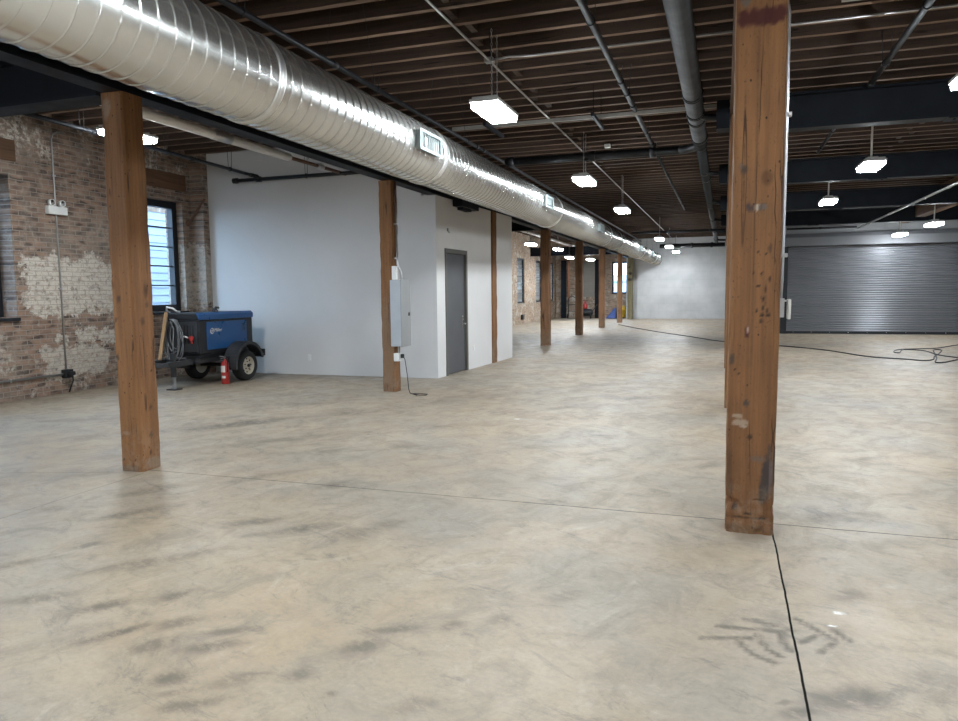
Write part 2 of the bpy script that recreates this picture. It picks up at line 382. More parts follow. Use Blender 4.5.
def lines(*segs):
    out = []
    for a, b, s in segs: out += list(np.arange(a, b - 1e-6, s))
    return np.array(out + [segs[-1][1]])
def build_floor():
    xs = lines((-10.05,-4.8,.12), (-4.8,1.2,.02), (1.2,10.4,.15))
    ys = lines((-6.4,1.8,.5), (1.8,5.2,.02), (5.2,12,.06), (12,40,.3))
    nx, ny = len(xs), len(ys)
    X, Y = np.meshgrid(xs, ys)
    col = np.zeros((ny, nx, 4)); col[..., :3] = (.098,.081,.063)
    al = np.zeros((ny, nx))
    wob = .03*np.sin(X*9+Y*5)+.03*np.sin(X*4-Y*13+1)
    for (cx, cy, dx, dy, hh, k) in SM:
        L = math.hypot(dx, dy); ux, uy = dx/L, dy/L
        ga = .38+.25*math.sin(cx*7.3+cy*3.1); ux, uy = ux*math.cos(ga)-uy*math.sin(ga), ux*math.sin(ga)+uy*math.cos(ga)
        a = (X-cx)*ux + (Y-cy)*uy; b = -(X-cx)*uy + (Y-cy)*ux
        d = (a/(L*1.5))**2 + ((b+wob*L)/(hh*1.15))**2
        al = np.maximum(al, min(.95, k*1.35)*np.exp(-d**1.5*.8))
    for (a0, b0, a1, b1) in TM:
        dx, dy = a1-a0, b1-b0; L2 = dx*dx+dy*dy
        tt = np.clip(((X-a0)*dx+(Y-b0)*dy)/L2, 0, 1)
        d = np.hypot(X-a0-tt*dx, Y-b0-tt*dy)
        al = np.maximum(al, .95*np.clip(1.6-d/.0145, 0, 1))
    # darker floor under the trailer and along the brick wall
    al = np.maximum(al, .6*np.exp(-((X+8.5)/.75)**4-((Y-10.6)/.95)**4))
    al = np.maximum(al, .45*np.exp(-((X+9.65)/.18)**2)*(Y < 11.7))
    col[..., 3] = al
    # paint drips near the joint
    for (px, py, rx, ry) in ((.535,3.57,.03,.016),(.486,3.418,.022,.01),(-2.28,8.1,.05,.03)):
        d = ((X-px)/rx)**2+((Y-py)/ry)**2
        w = np.clip(1.6-d, 0, 1)[..., None]
        col[..., :] = col*(1-w) + w*np.array((.85,.84,.82,1.0))
    vs = np.stack([X, Y, np.zeros_like(X)], -1).reshape(-1, 3)
    idx = np.arange(nx*ny).reshape(ny, nx)
    q = np.stack([idx[:-1,:-1], idx[:-1,1:], idx[1:,1:], idx[1:,:-1]], -1).reshape(-1, 4)
    me = bpy.data.meshes.new('floor'); me.vertices.add(len(vs)); me.vertices.foreach_set('co', vs.ravel())
    me.loops.add(q.size); me.loops.foreach_set('vertex_index', q.ravel())
    me.polygons.add(len(q)); me.polygons.foreach_set('loop_start', np.arange(0, q.size, 4)); me.polygons.foreach_set('loop_total', np.full(len(q), 4))
    me.update(); me.validate()
    ca = me.color_attributes.new('stain', 'FLOAT_COLOR', 'POINT'); ca.data.foreach_set('color', col.reshape(-1))
    me.materials.append(M['floor'])
    o = bpy.data.objects.new('floor', me); COL.objects.link(o); o['kind'] = 'structure'
build_floor()
struct('ground', MB().box(-70, -10.06, -60, 110, -.4, -.3), M['asphalt'])

# ------------------------------------------------------------------ walls
ZT = 4.4
def wall_open(plane, a, b, u0, u1, opens, z1=ZT):
    """a wall slab a..b thick along the u axis with rectangular openings (u0,u1,z0,z1)"""
    mb = MB(); cur = u0
    def bx(p, q, lo, hi):
        if q-p > 1e-4 and hi-lo > 1e-4:
            mb.box(a, b, p, q, lo, hi) if plane == 'yz' else mb.box(p, q, a, b, lo, hi)
    for (p, q, lo, hi) in sorted(opens):
        bx(cur, p, 0, z1); bx(p, q, 0, lo); bx(p, q, hi, z1); cur = q
    bx(cur, u1, 0, z1); return mb
W_NEAR = [(-.75,.70,1.2,3.22), (2.75,4.2,1.2,3.22), (6.25,7.72,1.2,3.22), (9.75,11.2,1.2,3.22)]
W_FAR = [(18.0,19.4,.95,3.0), (21.4,22.8,.95,3.0), (24.8,26.2,.95,3.0), (28.0,29.2,.95,3.0), (31.35,32.6,.95,3.0), (34.75,36.0,.95,3.0), (37.5,38.75,.95,3.0)]
struct('wall_left', wall_open('yz', -10.05, -9.65, -6.4, 15.75, W_NEAR), M['brick'])
struct('wall_left_far', wall_open('yz', -9.3, -8.8, 15.75, 39.25, W_FAR), M['brick_far_side'])
struct('wall_left_return', MB().box(-10.05, -8.8, 15.75, 16.0, 0, ZT), M['brick_end'])
struct('wall_far', wall_open('xz', 39.25, 39.75, -9.3, -4.3, [(-5.75,-4.65,1.3,3.02)]), M['brick_end'])
struct('wall_far_white', MB().box(-4.86, 1.75, 38.35, 39.25, 0, ZT), M['whitewall'])
struct('wall_return', MB().box(1.75, 1.95, 26.25, 39.25, 0, ZT), M['greywall'])
struct('wall_shutter', wall_open('xz', 26.05, 26.25, 1.75, 10.4, [(1.98,7.9,0,2.9)]), M['greywall'])
struct('wall_right', MB().box(10.2, 10.4, -6.4, 26.05, 0, ZT), M['whitewall'])
struct('wall_back', MB().box(-10.05, 10.4, -6.4, -6.2, 0, ZT), M['whitewall'])
struct('ceiling', MB().box(-10.05, 10.4, -6.4, 39.75, 4.4, 4.5), M['deck'])
# the white partitioned room
struct('wall_partition_front', MB().box(-9.65, -4.95, 11.58, 11.70, 0, 4.4).box(-4.95, -4.69, 11.58, 11.70, 0, 3.15), M['drywall'])
PX = -4.65
def shear(mb):
    # the partition side stands slightly askew to the column row
    mb.v = [(x+.0395*(y-11.7)-.04, y, z) for x, y, z in mb.v]; return mb
mb = MB()
for (p, q, lo, hi) in ((11.70,11.95,0,3.15),(11.95,12.99,2.27,3.15),(12.99,14.34,0,3.15),(14.67,15.70,0,3.15)):
    mb.box(PX-.12, PX, p, q, lo, hi)
struct('wall_partition_side', shear(mb), M['drywall'])
struct('wall_left_pier', MB().box(-9.65, -9.36, 11.42, 11.58, 0, ZT), M['brick'])
struct('wall_partition_rear', MB().box(-9.65, -4.95, 15.70, 15.75, 0, 4.10).box(-4.95, PX, 15.70, 15.75, 0, 3.15), M['drywall'])

# windows: frame mesh with glass, muntins and sill as children
def window(n, plane, face, u0, u1, z0, z1, rows, cols, fw=.075, inward=1, rec=.20, d=.06):
    c = face - inward*rec
    def B(mb, a0, a1, p0, p1, q0, q1):
        return mb.box(a0, a1, p0, p1, q0, q1) if plane == 'yz' else mb.box(p0, p1, a0, a1, q0, q1)
    mb = MB()
    for (p0, p1, q0, q1) in ((u0,u0+fw,z0,z1),(u1-fw,u1,z0,z1),(u0+fw,u1-fw,z0,z0+fw),(u0+fw,u1-fw,z1-fw,z1)): B(mb, c-d, c+d, p0, p1, q0, q1)
    w = struct('window_%d' % n, mb, M['frame'])
    obj('pane', B(MB(), c-.004, c+.004, u0+fw, u1-fw, z0+fw, z1-fw), M['glass'], w)
    mt = MB()
    for i in range(1, rows):
        z = z0+fw+(z1-z0-2*fw)*i/rows; B(mt, c-.015, c+.015, u0+fw, u1-fw, z-.011, z+.011)
    for i in range(1, cols):
        u = u0+fw+(u1-u0-2*fw)*i/cols; B(mt, c-.017, c+.017, u-.013, u+.013, z0+fw, z1-fw)
    obj('muntin', mt, M['frame'], w)
    s = face-inward*.14; e = face+inward*.035
    obj('window_sill', B(MB(), min(s,e), max(s,e), u0-.02, u1+.02, z0-.05, z0-.002), M['frame'] if plane == 'yz' and face < -9 else M['block'], w)
k = 1
for (p, q, lo, hi) in W_NEAR: window(k, 'yz', -9.65, p, q, lo, hi, 5, 2, .12, 1, .33 if 6 < p < 7 else .20); k += 1
for (p, q, lo, hi) in W_FAR: window(k, 'yz', -8.8, p, q, lo, hi, 5, 1, rec=.07, d=.03); k += 1
window(k, 'xz', 39.25, -5.75, -4.65, 1.3, 3.02, 3, 1, .09, -1)
# old timber lintel over the near window
tag(obj('lintel_beam', MB().box(-9.70, -9.625, 9.55, 11.30, 3.42, 3.72), M['lintel'], bevel=.01), 'weathered dark timber lintel set in the brick above the window behind the trailer', 'lintel')
tag(obj('lintel_beam', MB().box(-9.70, -9.625, 6.05, 7.85, 3.42, 3.72), M['lintel'], bevel=.01), 'weathered dark timber lintel above the brick wall window cut by the frame', 'lintel')

# outside: a neighbouring building seen through the panes
nb = thing('neighbouring_building', (-14.5,16,-.3), 'pale clapboard building with brick upper storey seen through the windows', 'building')
mb = MB(); z = -.3
while z < 3.6:
    mb.add([(-14.4,10,z),(-14.4,95,z),(-14.42,95,z+.2),(-14.42,10,z+.2)], [(0,1,2,3)]); mb.add([(-14.42,10,z+.2),(-14.42,95,z+.2),(-14.4,95,z+.2),(-14.4,10,z+.2)], [(0,1,2,3)]); z += .2
mb.box(-15.5, -14.47, 10, 95, -.3, 3.7)
obj('clapboard_wall', mb, M['siding'], nb)
tag(obj('outbuilding', MB().box(-16, 4, 47, 51, -.3, 2.1).prism([(46.8,2.1),(51.2,2.1),(49,2.5)], -16.2, 4.2, 'x'), M['siding']), 'pale low outbuilding seen outside through the far window', 'building')
obj('brick_storey', MB().box(-15.4, -14.5, 10, 95, 3.7, 5.4), M['outbrick'], nb)

# ------------------------------------------------------------------ timber columns
def column(x0, x1, y0, y1, z1, label, seed, res=.05, spots=(), olive=False, ragged=0.0):
    rs = random.Random(seed); nu = max(3, int((x1-x0)/res)); ch = .014
    prof = []
    def side(p, q):
        for i in range(nu): 
            f = i/nu; prof.append((p[0]+(q[0]-p[0])*f, p[1]+(q[1]-p[1])*f))
    c = [(x0+ch,y0),(x1-ch,y0),(x1,y0+ch),(x1,y1-ch),(x1-ch,y1),(x0+ch,y1),(x0,y1-ch),(x0,y0+ch)]
    for i in range(0, 8, 2):
        side(c[i], c[i+1]); prof.append(c[i+1])
    n = len(prof); nz = int(z1/res); vs = []; cols = []
    cx, cy = (x0+x1)/2, (y0+y1)/2
    for k in range(nz+1):
        z = z1*k/nz
        for (x, y) in prof:
            d = mnoise.noise(Vector((x*7+seed*3.1, y*7, z*1.3)))*.007 + mnoise.noise(Vector((x*30, y*30+seed, z*9)))*.003
            corner = min(abs(x-x0), abs(x-x1))+min(abs(y-y0), abs(y-y1))
            if corner < .035: d -= max(0, mnoise.noise(Vector((seed+x, y, z*4.5))))*.018
            if ragged and z < .22: d -= ragged*max(0, mnoise.noise(Vector((x*14, y*14, z*16+seed)))+.15)
            l = math.hypot(x-cx, y-cy)
            vs.append((x+(x-cx)/l*d, y+(y-cy)/l*d, z))
            rgba = [.02,.012,.008,0.0]
            for (face, su, sz, ru, rz, c3, a) in spots:
                if face == 'f' and y > y0+.02: continue
                if face == 'r' and x < x1-.02: continue
                if face == 'l' and x > x0+.02: continue
                u = x if face == 'f' else y
                dd = ((u-su)/ru)**2+((z-sz)/rz)**2
                jit = .35*mnoise.noise(Vector((u*40, z*40, su*9)))
                w = a*max(0, min(1, 1.6-dd+jit*2))
                if w > .01:
                    o_ = rgba[3]; rgba = [rgba[i]*(1-w)+c3[i]*w if o_ > 0 else c3[i] for i in range(3)] + [max(o_, w)]
            cols.append(rgba)
    fs = [(k*n+i, k*n+(i+1) % n, (k+1)*n+(i+1) % n, (k+1)*n+i) for k in range(nz) for i in range(n)]
    mb = MB().add(vs, fs, 0, False); mb.f.append(tuple(nz*n+i for i in range(n))); mb.m.append(0); mb.s.append(False)
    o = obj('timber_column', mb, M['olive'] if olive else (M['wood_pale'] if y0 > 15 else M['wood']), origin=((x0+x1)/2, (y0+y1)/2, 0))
    ca = o.data.color_attributes.new('stain', 'FLOAT_COLOR', 'POINT'); ca.data.foreach_set('color', np.array(cols, float).ravel())
    return tag(o, label, 'column')
M['olive'] = wood_mat('olive_painted_post', (.10,.085,.045), (.20,.175,.10), True, .4, 'z', .3)
BK = (.014,.010,.008); MR = (.055,.012,.012); PALE = (.42,.36,.29); GR = (.10,.085,.075)
near_spots = [('f',x,3.057+(.004 if i%2 else -.003),.042,.046,MR,.93) for i, x in enumerate((.085,.125,.165,.205,.245,.27))] + [
    ('f',.087,3.15,.028,.03,GR,.85),('f',.128,1.98,.016,.024,(.05,.032,.03),.95),('f',.15,1.977,.016,.022,(.055,.035,.032),.95),('f',.172,1.978,.014,.022,PALE,.8),('f',.195,1.975,.013,.02,(.07,.06,.055),.9),('f',.217,1.976,.014,.018,GR,.9),
    ('f',.096,2.20,.018,.026,(.045,.035,.03),.85),('f',.082,2.22,.014,.015,GR,.7),('f',.136,1.247,.014,.034,(.085,.02,.022),.9),('f',.138,1.26,.006,.02,PALE,.7),('f',.134,1.22,.008,.012,(.03,.012,.012),.8),
    ('f',.19,1.713,.006,.009,BK,1),('f',.23,1.703,.006,.009,BK,1),('f',.252,1.731,.008,.026,(.05,.03,.018),.8),('f',.166,1.592,.006,.011,BK,1),('f',.208,1.589,.006,.010,BK,1),('f',.251,1.556,.006,.02,BK,.95),('f',.192,1.518,.006,.009,BK,1),('f',.236,1.497,.006,.03,BK,.9),('f',.224,1.439,.007,.014,BK,1),('f',.222,1.387,.008,.011,BK,1),('f',.185,1.368,.006,.012,BK,1),('f',.216,1.341,.012,.012,BK,1),('f',.248,1.343,.014,.010,BK,.95),('f',.244,1.37,.005,.009,BK,.9),('f',.214,1.306,.007,.018,BK,.85),('f',.228,1.46,.004,.12,(.03,.018,.012),.8),
    ('f',.052,1.075,.016,.03,(.05,.036,.028),.9),('f',.075,1.014,.006,.007,BK,1),('f',.095,.99,.006,.005,BK,.9),('f',.141,.808,.015,.02,(.05,.04,.034),.9),('f',.11,.69,.045,.024,PALE,.42),('f',.09,.73,.03,.014,PALE,.4),('f',.13,.665,.02,.012,PALE,.5),('f',.166,.602,.012,.012,(.03,.02,.014),.95),('f',.216,.47,.045,.018,GR,.65),
    ('f',.27,.36,.028,.13,(.032,.028,.028),.9),('f',.25,.30,.022,.08,(.036,.032,.03),.85),('f',.245,.24,.02,.05,(.05,.042,.036),.8),('f',.295,.38,.009,.13,(.13,.10,.09),.75),('f',.283,.52,.012,.05,(.05,.04,.035),.7),
    ('f',.086,.165,.018,.024,(.028,.018,.014),.85),('f',.09,.155,.008,.006,PALE,.7),('f',.162,.128,.022,.008,BK,.9),('f',.247,.102,.026,.010,BK,.9),('f',.13,.105,.10,.006,(.03,.02,.014),.8),('f',.16,.45,.003,.35,BK,.8),('f',.158,.07,.003,.06,BK,.9),('f',.10,.07,.003,.06,BK,.9),('f',.165,2.0,.0028,1.1,(.06,.03,.015),.4),('f',.092,2.3,.003,.7,(.03,.014,.01),.6),('f',.055,.45,.010,.10,(.07,.04,.022),.6),('f',.06,.30,.012,.06,(.06,.036,.022),.6),('l',4.8,1.4,.05,.35,(.42,.27,.06),.55),('f',.17,.03,.12,.03,(.10,.065,.04),.5)]
column(.035, .315, 4.605, 4.885, 3.62, 'tall brown timber column nearest the viewer with maroon paint band near top', 3, .0125, near_spots, ragged=.02)
sp1 = [('f',-4.83,3.02,.03,.08,(.26,.22,.18),.5),('f',-4.80,3.04,.03,.06,(.30,.25,.20),.45),('f',-4.80,1.47,.02,.025,(.045,.026,.018),.75),('f',-4.84,1.30,.014,.02,(.05,.03,.02),.8),('r',4.86,1.28,.022,.035,(.055,.03,.018),.8),('r',4.92,1.42,.016,.03,(.06,.03,.018),.7),('f',-4.85,.98,.018,.024,(.045,.026,.018),.85),('r',4.9,.54,.016,.022,(.05,.028,.018),.8),('r',4.89,.30,.02,.026,(.05,.028,.018),.8),
       ('f',-4.80,.02,.12,.03,(.13,.105,.08),.6),('r',4.9,.06,.10,.05,(.22,.18,.14),.5),('f',-4.80,.33,.05,.014,(.25,.20,.16),.45),('f',-4.75,.24,.0035,.25,BK,.8),('r',4.90,.75,.003,.3,BK,.7),('r',4.87,.15,.004,.03,BK,.9),('f',-4.72,.10,.006,.012,BK,.9),('f',-4.84,.10,.006,.012,BK,.9)]
column(-4.877, -4.655, 4.765, 5.0, 3.15, 'timber column standing before the brick wall and the window', 5, .02, sp1)
CX = [(-4.892,-4.68,.21),(-4.80,-4.557,.29),(-4.757,-4.52,.28),(-4.757,-4.525,.28),(-4.768,-4.545,.28),(-4.66,-4.445,.28)]
L = [(9.83,'timber column carrying the grey electrical cabinet on its side',.025),(14.36,'timber column built into the side of the white partition wall',.05),
     (19.27,'first free standing timber column beyond the white partition',.05),(24.15,'second free standing timber column beyond the white partition',.06),
     (29.05,'third free standing timber column beyond the white partition',.06),(33.55,'half worn pale timber column in front of the far brick window',.06)]
for i, (y, lab, r) in enumerate(L):
    s = [('f',-4.79,.2,.2,.3,(.21,.15,.10),.35),('r',y+.15,.2,.2,.3,(.21,.15,.10),.35)]
    if i == 0: s = [('f',-4.79,.6,.17,.75,(.22,.165,.115),.38),('f',-4.85,.05,.04,.03,GR,.5)]
    if i == 5: s = [('f',-4.79,.7,.17,.9,(.36,.31,.24),.75)]
    x0, x1, dd = CX[i]
    column(x0, x1, y, y+dd, 3.15, lab, 11+i*3, r, s)
column(-4.74, -4.48, 37.95, 38.25, 3.15, 'olive painted timber post with black bands beside the far white wall', 41, .05,
       [('f',-4.6,2.35,.1,.07,BK,.95),('f',-4.6,2.05,.12,.08,BK,.95),('f',-4.66,2.68,.05,.05,BK,.9)], olive=True)
for i, y in enumerate((9.53, 14.36, 19.2)):
    column(.035, .315, y, y+.28, 3.62, '%s timber column hidden behind the tall brown column nearest the viewer' % ORD[i], 60+i, .06)

# ------------------------------------------------------------------ joists, girders, steel
JW, JH, JZ = .068, .28, 4.10
def joist_mesh(x0, x1):
    mb = MB(); n = 24; vs = []
    for i in range(n+1):
        x = x0+(x1-x0)*i/n
        w = mnoise.noise(Vector((x*1.7, x0, 3)))*.007; h = mnoise.noise(Vector((x*2.3, x0, 9)))*.006
        for (dy, z) in ((-JW/2+w,JZ+h),(JW/2+w*.6,JZ+h*.5),(JW/2+w*.4,JZ+JH+.02),(-JW/2+w*.4,JZ+JH+.02)): vs.append((x, dy, z))
    fs = [(i*4+k, i*4+(k+1) % 4, i*4+4+(k+1) % 4, i*4+4+k) for i in range(n) for k in range(4)] + [(3,2,1,0), (n*4,n*4+1,n*4+2,n*4+3)]
    mb.add(vs, fs)
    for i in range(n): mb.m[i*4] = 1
    return mb
def joists(x0, x1, ya, yb, label, group, skip=()):
    y = 6.87 + .4035*math.ceil((ya-6.87)/.4035); first = None
    while y < yb:
        if not any(a < y < b for a, b in skip):
            if first is None:
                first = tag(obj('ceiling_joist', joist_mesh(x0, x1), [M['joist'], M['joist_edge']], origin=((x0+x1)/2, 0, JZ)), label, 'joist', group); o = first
            else:
                o = first.copy(); COL.objects.link(o)
            o.location = ((x0+x1)/2, y+random.uniform(-.018,.018), JZ+random.uniform(-.004,.008))
        y += .4035
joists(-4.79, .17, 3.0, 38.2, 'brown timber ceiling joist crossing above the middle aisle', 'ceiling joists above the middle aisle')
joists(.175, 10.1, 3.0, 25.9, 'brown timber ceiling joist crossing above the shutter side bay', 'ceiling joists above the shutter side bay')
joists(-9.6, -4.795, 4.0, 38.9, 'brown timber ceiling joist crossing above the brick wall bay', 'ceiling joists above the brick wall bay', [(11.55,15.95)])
# solid bridging between joists
def bridging(x, ya, yb, label, group):
    y = 6.87 + .4035*math.ceil((ya-6.87)/.4035)+.2017; first = None; i = 0
    while y < yb:
        if first is None:
            first = tag(obj('bridging_block', MB().box(x-.035, x+.035, y-.165, y+.165, 4.135, 4.40), M['joist'], origin=(x, y, 4.135), bevel=.004), label, 'block', group); o = first
        else:
            o = first.copy(); COL.objects.link(o)
        o.location = (x+(.05 if i % 2 else -.05)+random.uniform(-.02,.02), y, 4.135)
        y += .4035; i += 1
bridging(-2.5, 4.5, 16.5, 'short timber bridging block between two joists above the middle aisle', 'bridging blocks above the middle aisle')
bridging(2.95, 7.2, 16.5, 'short timber bridging block between two joists above the shutter side bay', 'bridging blocks above the shutter side bay')
tag(obj('timber_girder', MB().box(-4.94, -4.64, -6.1, 38.3, 3.62, 4.10), M['girder'], bevel=.012), 'dark timber girder lying on the steel beam along the duct side columns', 'girder')
tag(obj('timber_girder', MB().box(.03, .32, -6.1, 38.3, 3.63, 4.10), M['girder'], bevel=.012), 'dark timber girder running over the tall column nearest the viewer', 'girder')
GB = [9.68, 14.5, 19.35, 24.1]
gs = [(-6.1,9.55),(9.81,14.37),(14.63,19.22),(19.48,23.97),(24.23,25.98)]
for (a, b), nm in zip(gs, ('timber girder segment over the near shutter bay, ending at the first black beam','timber girder segment between first and second black cross beams','timber girder segment between second and third black cross beams','timber girder segment between third and fourth black cross beams','timber girder segment between fourth black cross beam and shutter wall')):
    tag(obj('timber_girder', MB().box(5.16, 5.44, a, b, 3.5, 4.10), M['girder'], bevel=.012), nm, 'girder')
def ibeam(mb, axis, c, a, b, z0, z1, fw=.2, tf=.022, tw=.014):
    pts = [(-fw/2,z0),(fw/2,z0),(fw/2,z0+tf),(tw/2,z0+tf),(tw/2,z1-tf),(fw/2,z1-tf),(fw/2,z1),(-fw/2,z1),(-fw/2,z1-tf),(-tw/2,z1-tf),(-tw/2,z0+tf),(-fw/2,z0+tf)]
    return mb.prism([(c+p, q) for p, q in pts], a, b, axis)
tag(obj('steel_beam', ibeam(MB(), 'y', -4.745, -6.1, 38.3, 3.15, 3.61, .19), M['black_steel']), 'black steel beam running along the column tops beneath the round duct', 'beam')
tag(obj('steel_beam', ibeam(MB(), 'x', 4.93, -9.65, -4.95, 3.15, 3.55, .26), M['black_steel']), 'black steel cross beam from the brick wall to the column before the window', 'beam')
for i, y in ((0, 19.42), (3, 33.7)):
    tag(obj('steel_beam', ibeam(MB(), 'x', y, -8.8, -4.95, 3.15, 3.55, .24), M['black_steel']), 'black steel cross beam over the brick bay at the %s free standing column' % ORD[i], 'beam')
for i, y in enumerate(GB):
    t = thing('steel_beam', (5.2, y, 3.4), '%s black steel cross beam above the shutter side bay, counting away from the viewer' % ORD[i], 'beam')
    obj('beam_profile', ibeam(MB(), 'x', y, .34, 10.2, 3.4, 3.82, .22), M['black_steel'], t)
    obj('end_plate', MB().box(-.13, .02, y-.14, y+.14, 3.46, 3.80), M['black_steel'], t, bevel=.004)
    obj('splice_plate', MB().box(2.35, 2.65, y-.12, y+.12, 3.385, 3.40).tube([(2.42,y-.06,3.372),(2.42,y-.06,3.386)], .015, 6).tube([(2.58,y-.06,3.372),(2.58,y-.06,3.386)], .015, 6), M['black_steel'], t)
# bracket under the beam at the partition
tag(obj('beam_bracket', MB().box(-4.65, -4.47, 12.3, 13.25, 3.03, 3.15).box(-4.62, -4.5, 12.45, 12.9, 2.98, 3.03), M['black_steel'], bevel=.006), 'black steel bracket under the duct on top of the white partition side', 'bracket')

# ------------------------------------------------------------------ spiral duct
DX, DZ, DR = -3.30, 3.052, .312
def spiral(y0, y1, r, pitch=.131, n=56):
    mb = MB(); vs = []
    prof = [(0,0),(.03,0),(.80,0),(.835,0),(.845,.006),(.895,.006),(.905,-.007),(.93,-.007),(.94,0),(.97,0)]
    turns = int((y1-y0)/pitch); rows = 0
    for t in range(turns):
        for (f, h) in prof:
            for k in range(n):
                a = 2*PI*k/n; y = y0+(t+f+k/n-.5)*pitch
                vs.append((DX+(r+h)*math.sin(a), min(max(y, y0), y1), DZ+(r+h)*math.cos(a)))
            rows += 1
    fs = []
    for i in range(rows-1):
        for k in range(n-1): fs.append((i*n+k, i*n+k+1, (i+1)*n+k+1, (i+1)*n+k))
    per = len(prof)
    for i in range(rows-1-per):
        fs.append((i*n+n-1, (i+per)*n, (i+per+1)*n, (i+1)*n+n-1))
    mb.add(vs, fs, 0, True); return mb
dt = thing('spiral_duct', (DX, 16, DZ-DR), 'long round galvanized spiral duct hanging along the row of columns', 'duct')
for (a, b, r) in ((-5.5,7.75,DR),(7.75,20.5,DR-.003),(20.5,29.5,DR-.012),(29.5,38.2,DR-.022)):
    obj('duct_section', spiral(a, b, r), M['galv'], dt)
for y in (4.55, 7.75, 13.9, 20.5, 22.7, 29.5, 35.0):
    r = DR-(.0 if y < 20 else .012)
    mb = MB().lathe((DX, y, DZ), [(r-.01,-.035),(r+.007,-.035),(r+.011,-.02),(r+.007,-.012),(r+.007,.012),(r+.011,.02),(r+.007,.035),(r-.01,.035)], 'y', 56)
    obj('coupling', mb, M['galv2'], dt)
obj('end_cap', MB().lathe((DX, 38.2, DZ), [(DR-.02,-.02),(DR-.014,-.02),(DR-.014,.03),(DR-.06,.05),(.0001,.05)], 'y', 48), M['galv2'], dt)
for y in (7.17, 12.6, 18.4, 27.8, 32.4):
    x0, x1 = DX+.285, DX+.36
    mb = MB()
    for (p, q, lo, hi) in ((y-.28,y-.26,-.09,.09),(y+.26,y+.28,-.09,.09),(y-.26,y+.26,-.09,-.075),(y-.26,y+.26,.075,.09)): mb.box(x0, x1, p, q, DZ+lo, DZ+hi)
    mb.box(x1, x1+.008, y-.30, y-.25, DZ-.105, DZ+.105).box(x1, x1+.008, y+.25, y+.30, DZ-.105, DZ+.105).box(x1, x1+.008, y-.25, y+.25, DZ+.075, DZ+.105).box(x1, x1+.008, y-.25, y+.25, DZ-.105, DZ-.075)
    g = obj('register', mb, M['register'], dt, bevel=.002)
    sl = MB()
    for i in range(9):
        yy = y-.23+.46*i/8
        sl.bar((x1-.02, yy, DZ-.076), (x1-.02, yy, DZ+.076), .03, .006, up=(.7,.7,0))
    obj('louvre', sl, M['register'], g)
    obj('register_box', MB().box(x0, x0+.012, y-.26, y+.26, DZ-.076, DZ+.076), M['welder_black'], g)
hw = MB()
for y in np.arange(1.2, 37, 2.44):
    for s in (-1, 1): hw.tube([(DX+s*.30, y, DZ+.1), (DX+s*.16, y, 4.12)], .0025, 5)
obj('hanger_wire', hw, M['grey_pipe'], dt)

# ------------------------------------------------------------------ overhead pipes
def pipe_run(name, pts, r, mat, label, cat='pipe', n=12, fit=(), fitr=1.25, fitl=.05, hang=None, fitmat=None, hangz=4.12):
    t = thing(name, pts[0], label, cat)
    obj('pipe_length', MB().tube(pts, r, n), mat, t)
    a, b = Vector(pts[0]), Vector(pts[-1])
    ax = (b-a).normalized()
    for f in fit:
        p = a+ax*f
        obj('coupling', MB().tube([p-ax*fitl, p-ax*fitl*.99, p+ax*fitl*.99, p+ax*fitl], [r*1.02, r*fitr, r*fitr, r*1.02], n), fitmat or mat, t)
    if hang:
        mb = MB(); side = ax.cross(Vector((0,0,1))).normalized()
        for f in hang:
            p = a+ax*f
            mb.tube([p+side*r, Vector((p.x, p.y, hangz))+side*(r+.02)], .004, 5); mb.tube([p-side*r, Vector((p.x, p.y, hangz))-side*(r+.02)], .004, 5)
            ring = [p+(side*math.cos(q)+Vector((0,0,1))*math.sin(q))*(r+.006) for q in np.linspace(0, 2*PI, 14, endpoint=False)]
            mb.tube(ring, .006, 5, closed=True)
        obj('hanger', mb, M['black_pipe'], t)
    return t
PXc, PZc = -.39, 3.74
t = thing('drain_pipe', (PXc, 16, PZc-.1), 'thick grey drain pipe hanging beside the tall column, nearest of the overhead pipes', 'pipe')
obj('pipe_length', MB().tube([(PXc,-6,PZc),(PXc,11.4,PZc)], .107, 24), M['grey_pipe'], t)
obj('pipe_length', MB().tube([(PXc,11.4,PZc),(PXc,37.9,PZc)], .086, 20), M['grey_pipe'], t)
for y, r in ((3.9,.107),(8.85,.107),(9.75,.107),(10.15,.107),(11.35,.107),(12.0,.086),(14.6,.086),(15.5,.086),(19.5,.086),(20.5,.086),(24.4,.086),(29.2,.086),(34.0,.086)):
    obj('coupling', MB().lathe((PXc,y,PZc), [(r,-.05),(r+.012,-.05),(r+.012,-.03),(r+.004,-.025),(r+.004,.025),(r+.012,.03),(r+.012,.05),(r,.05)], 'y', 24), M['black_pipe'], t)
for y in (9.85, 14.55, 19.4, 24.3, 29.2, 34.0):
    obj('branch_elbow', MB().tube([(PXc,y-.12,PZc-.02),(PXc+.05,y-.10,PZc-.05),(PXc+.13,y-.06,PZc-.075),(PXc+.24,y-.03,PZc-.08),(.02,y-.03,PZc-.08)], .042, 12), M['black_pipe'], t)
pipe_run('sprinkler_pipe', [(-1.13,-6,3.8),(-1.13,12.1,3.8)], .031, M['grey_pipe'], 'slim dark sprinkler pipe running along the middle aisle ceiling', fit=(11.8,14.3,15.4,17.9), hang=(10.2,12.4,14.8,17.0))
pipe_run('sprinkler_pipe', [(-1.13,12.35,3.8),(-1.13,22,3.8)], .024, M['grey_pipe'], 'slim sprinkler pipe continuing along the aisle beyond the black cross main', fit=(.2,3.1,6.3,9.6), hang=(1.5,4.8,8.0))
t = pipe_run('sprinkler_main', [(-3.62,12.2,3.72),(-.72,12.2,3.72)], .070, M['black_pipe'], 'thick black sprinkler main crossing the aisle between duct and drain pipe', fit=(.1,1.5,2.49), n=14)
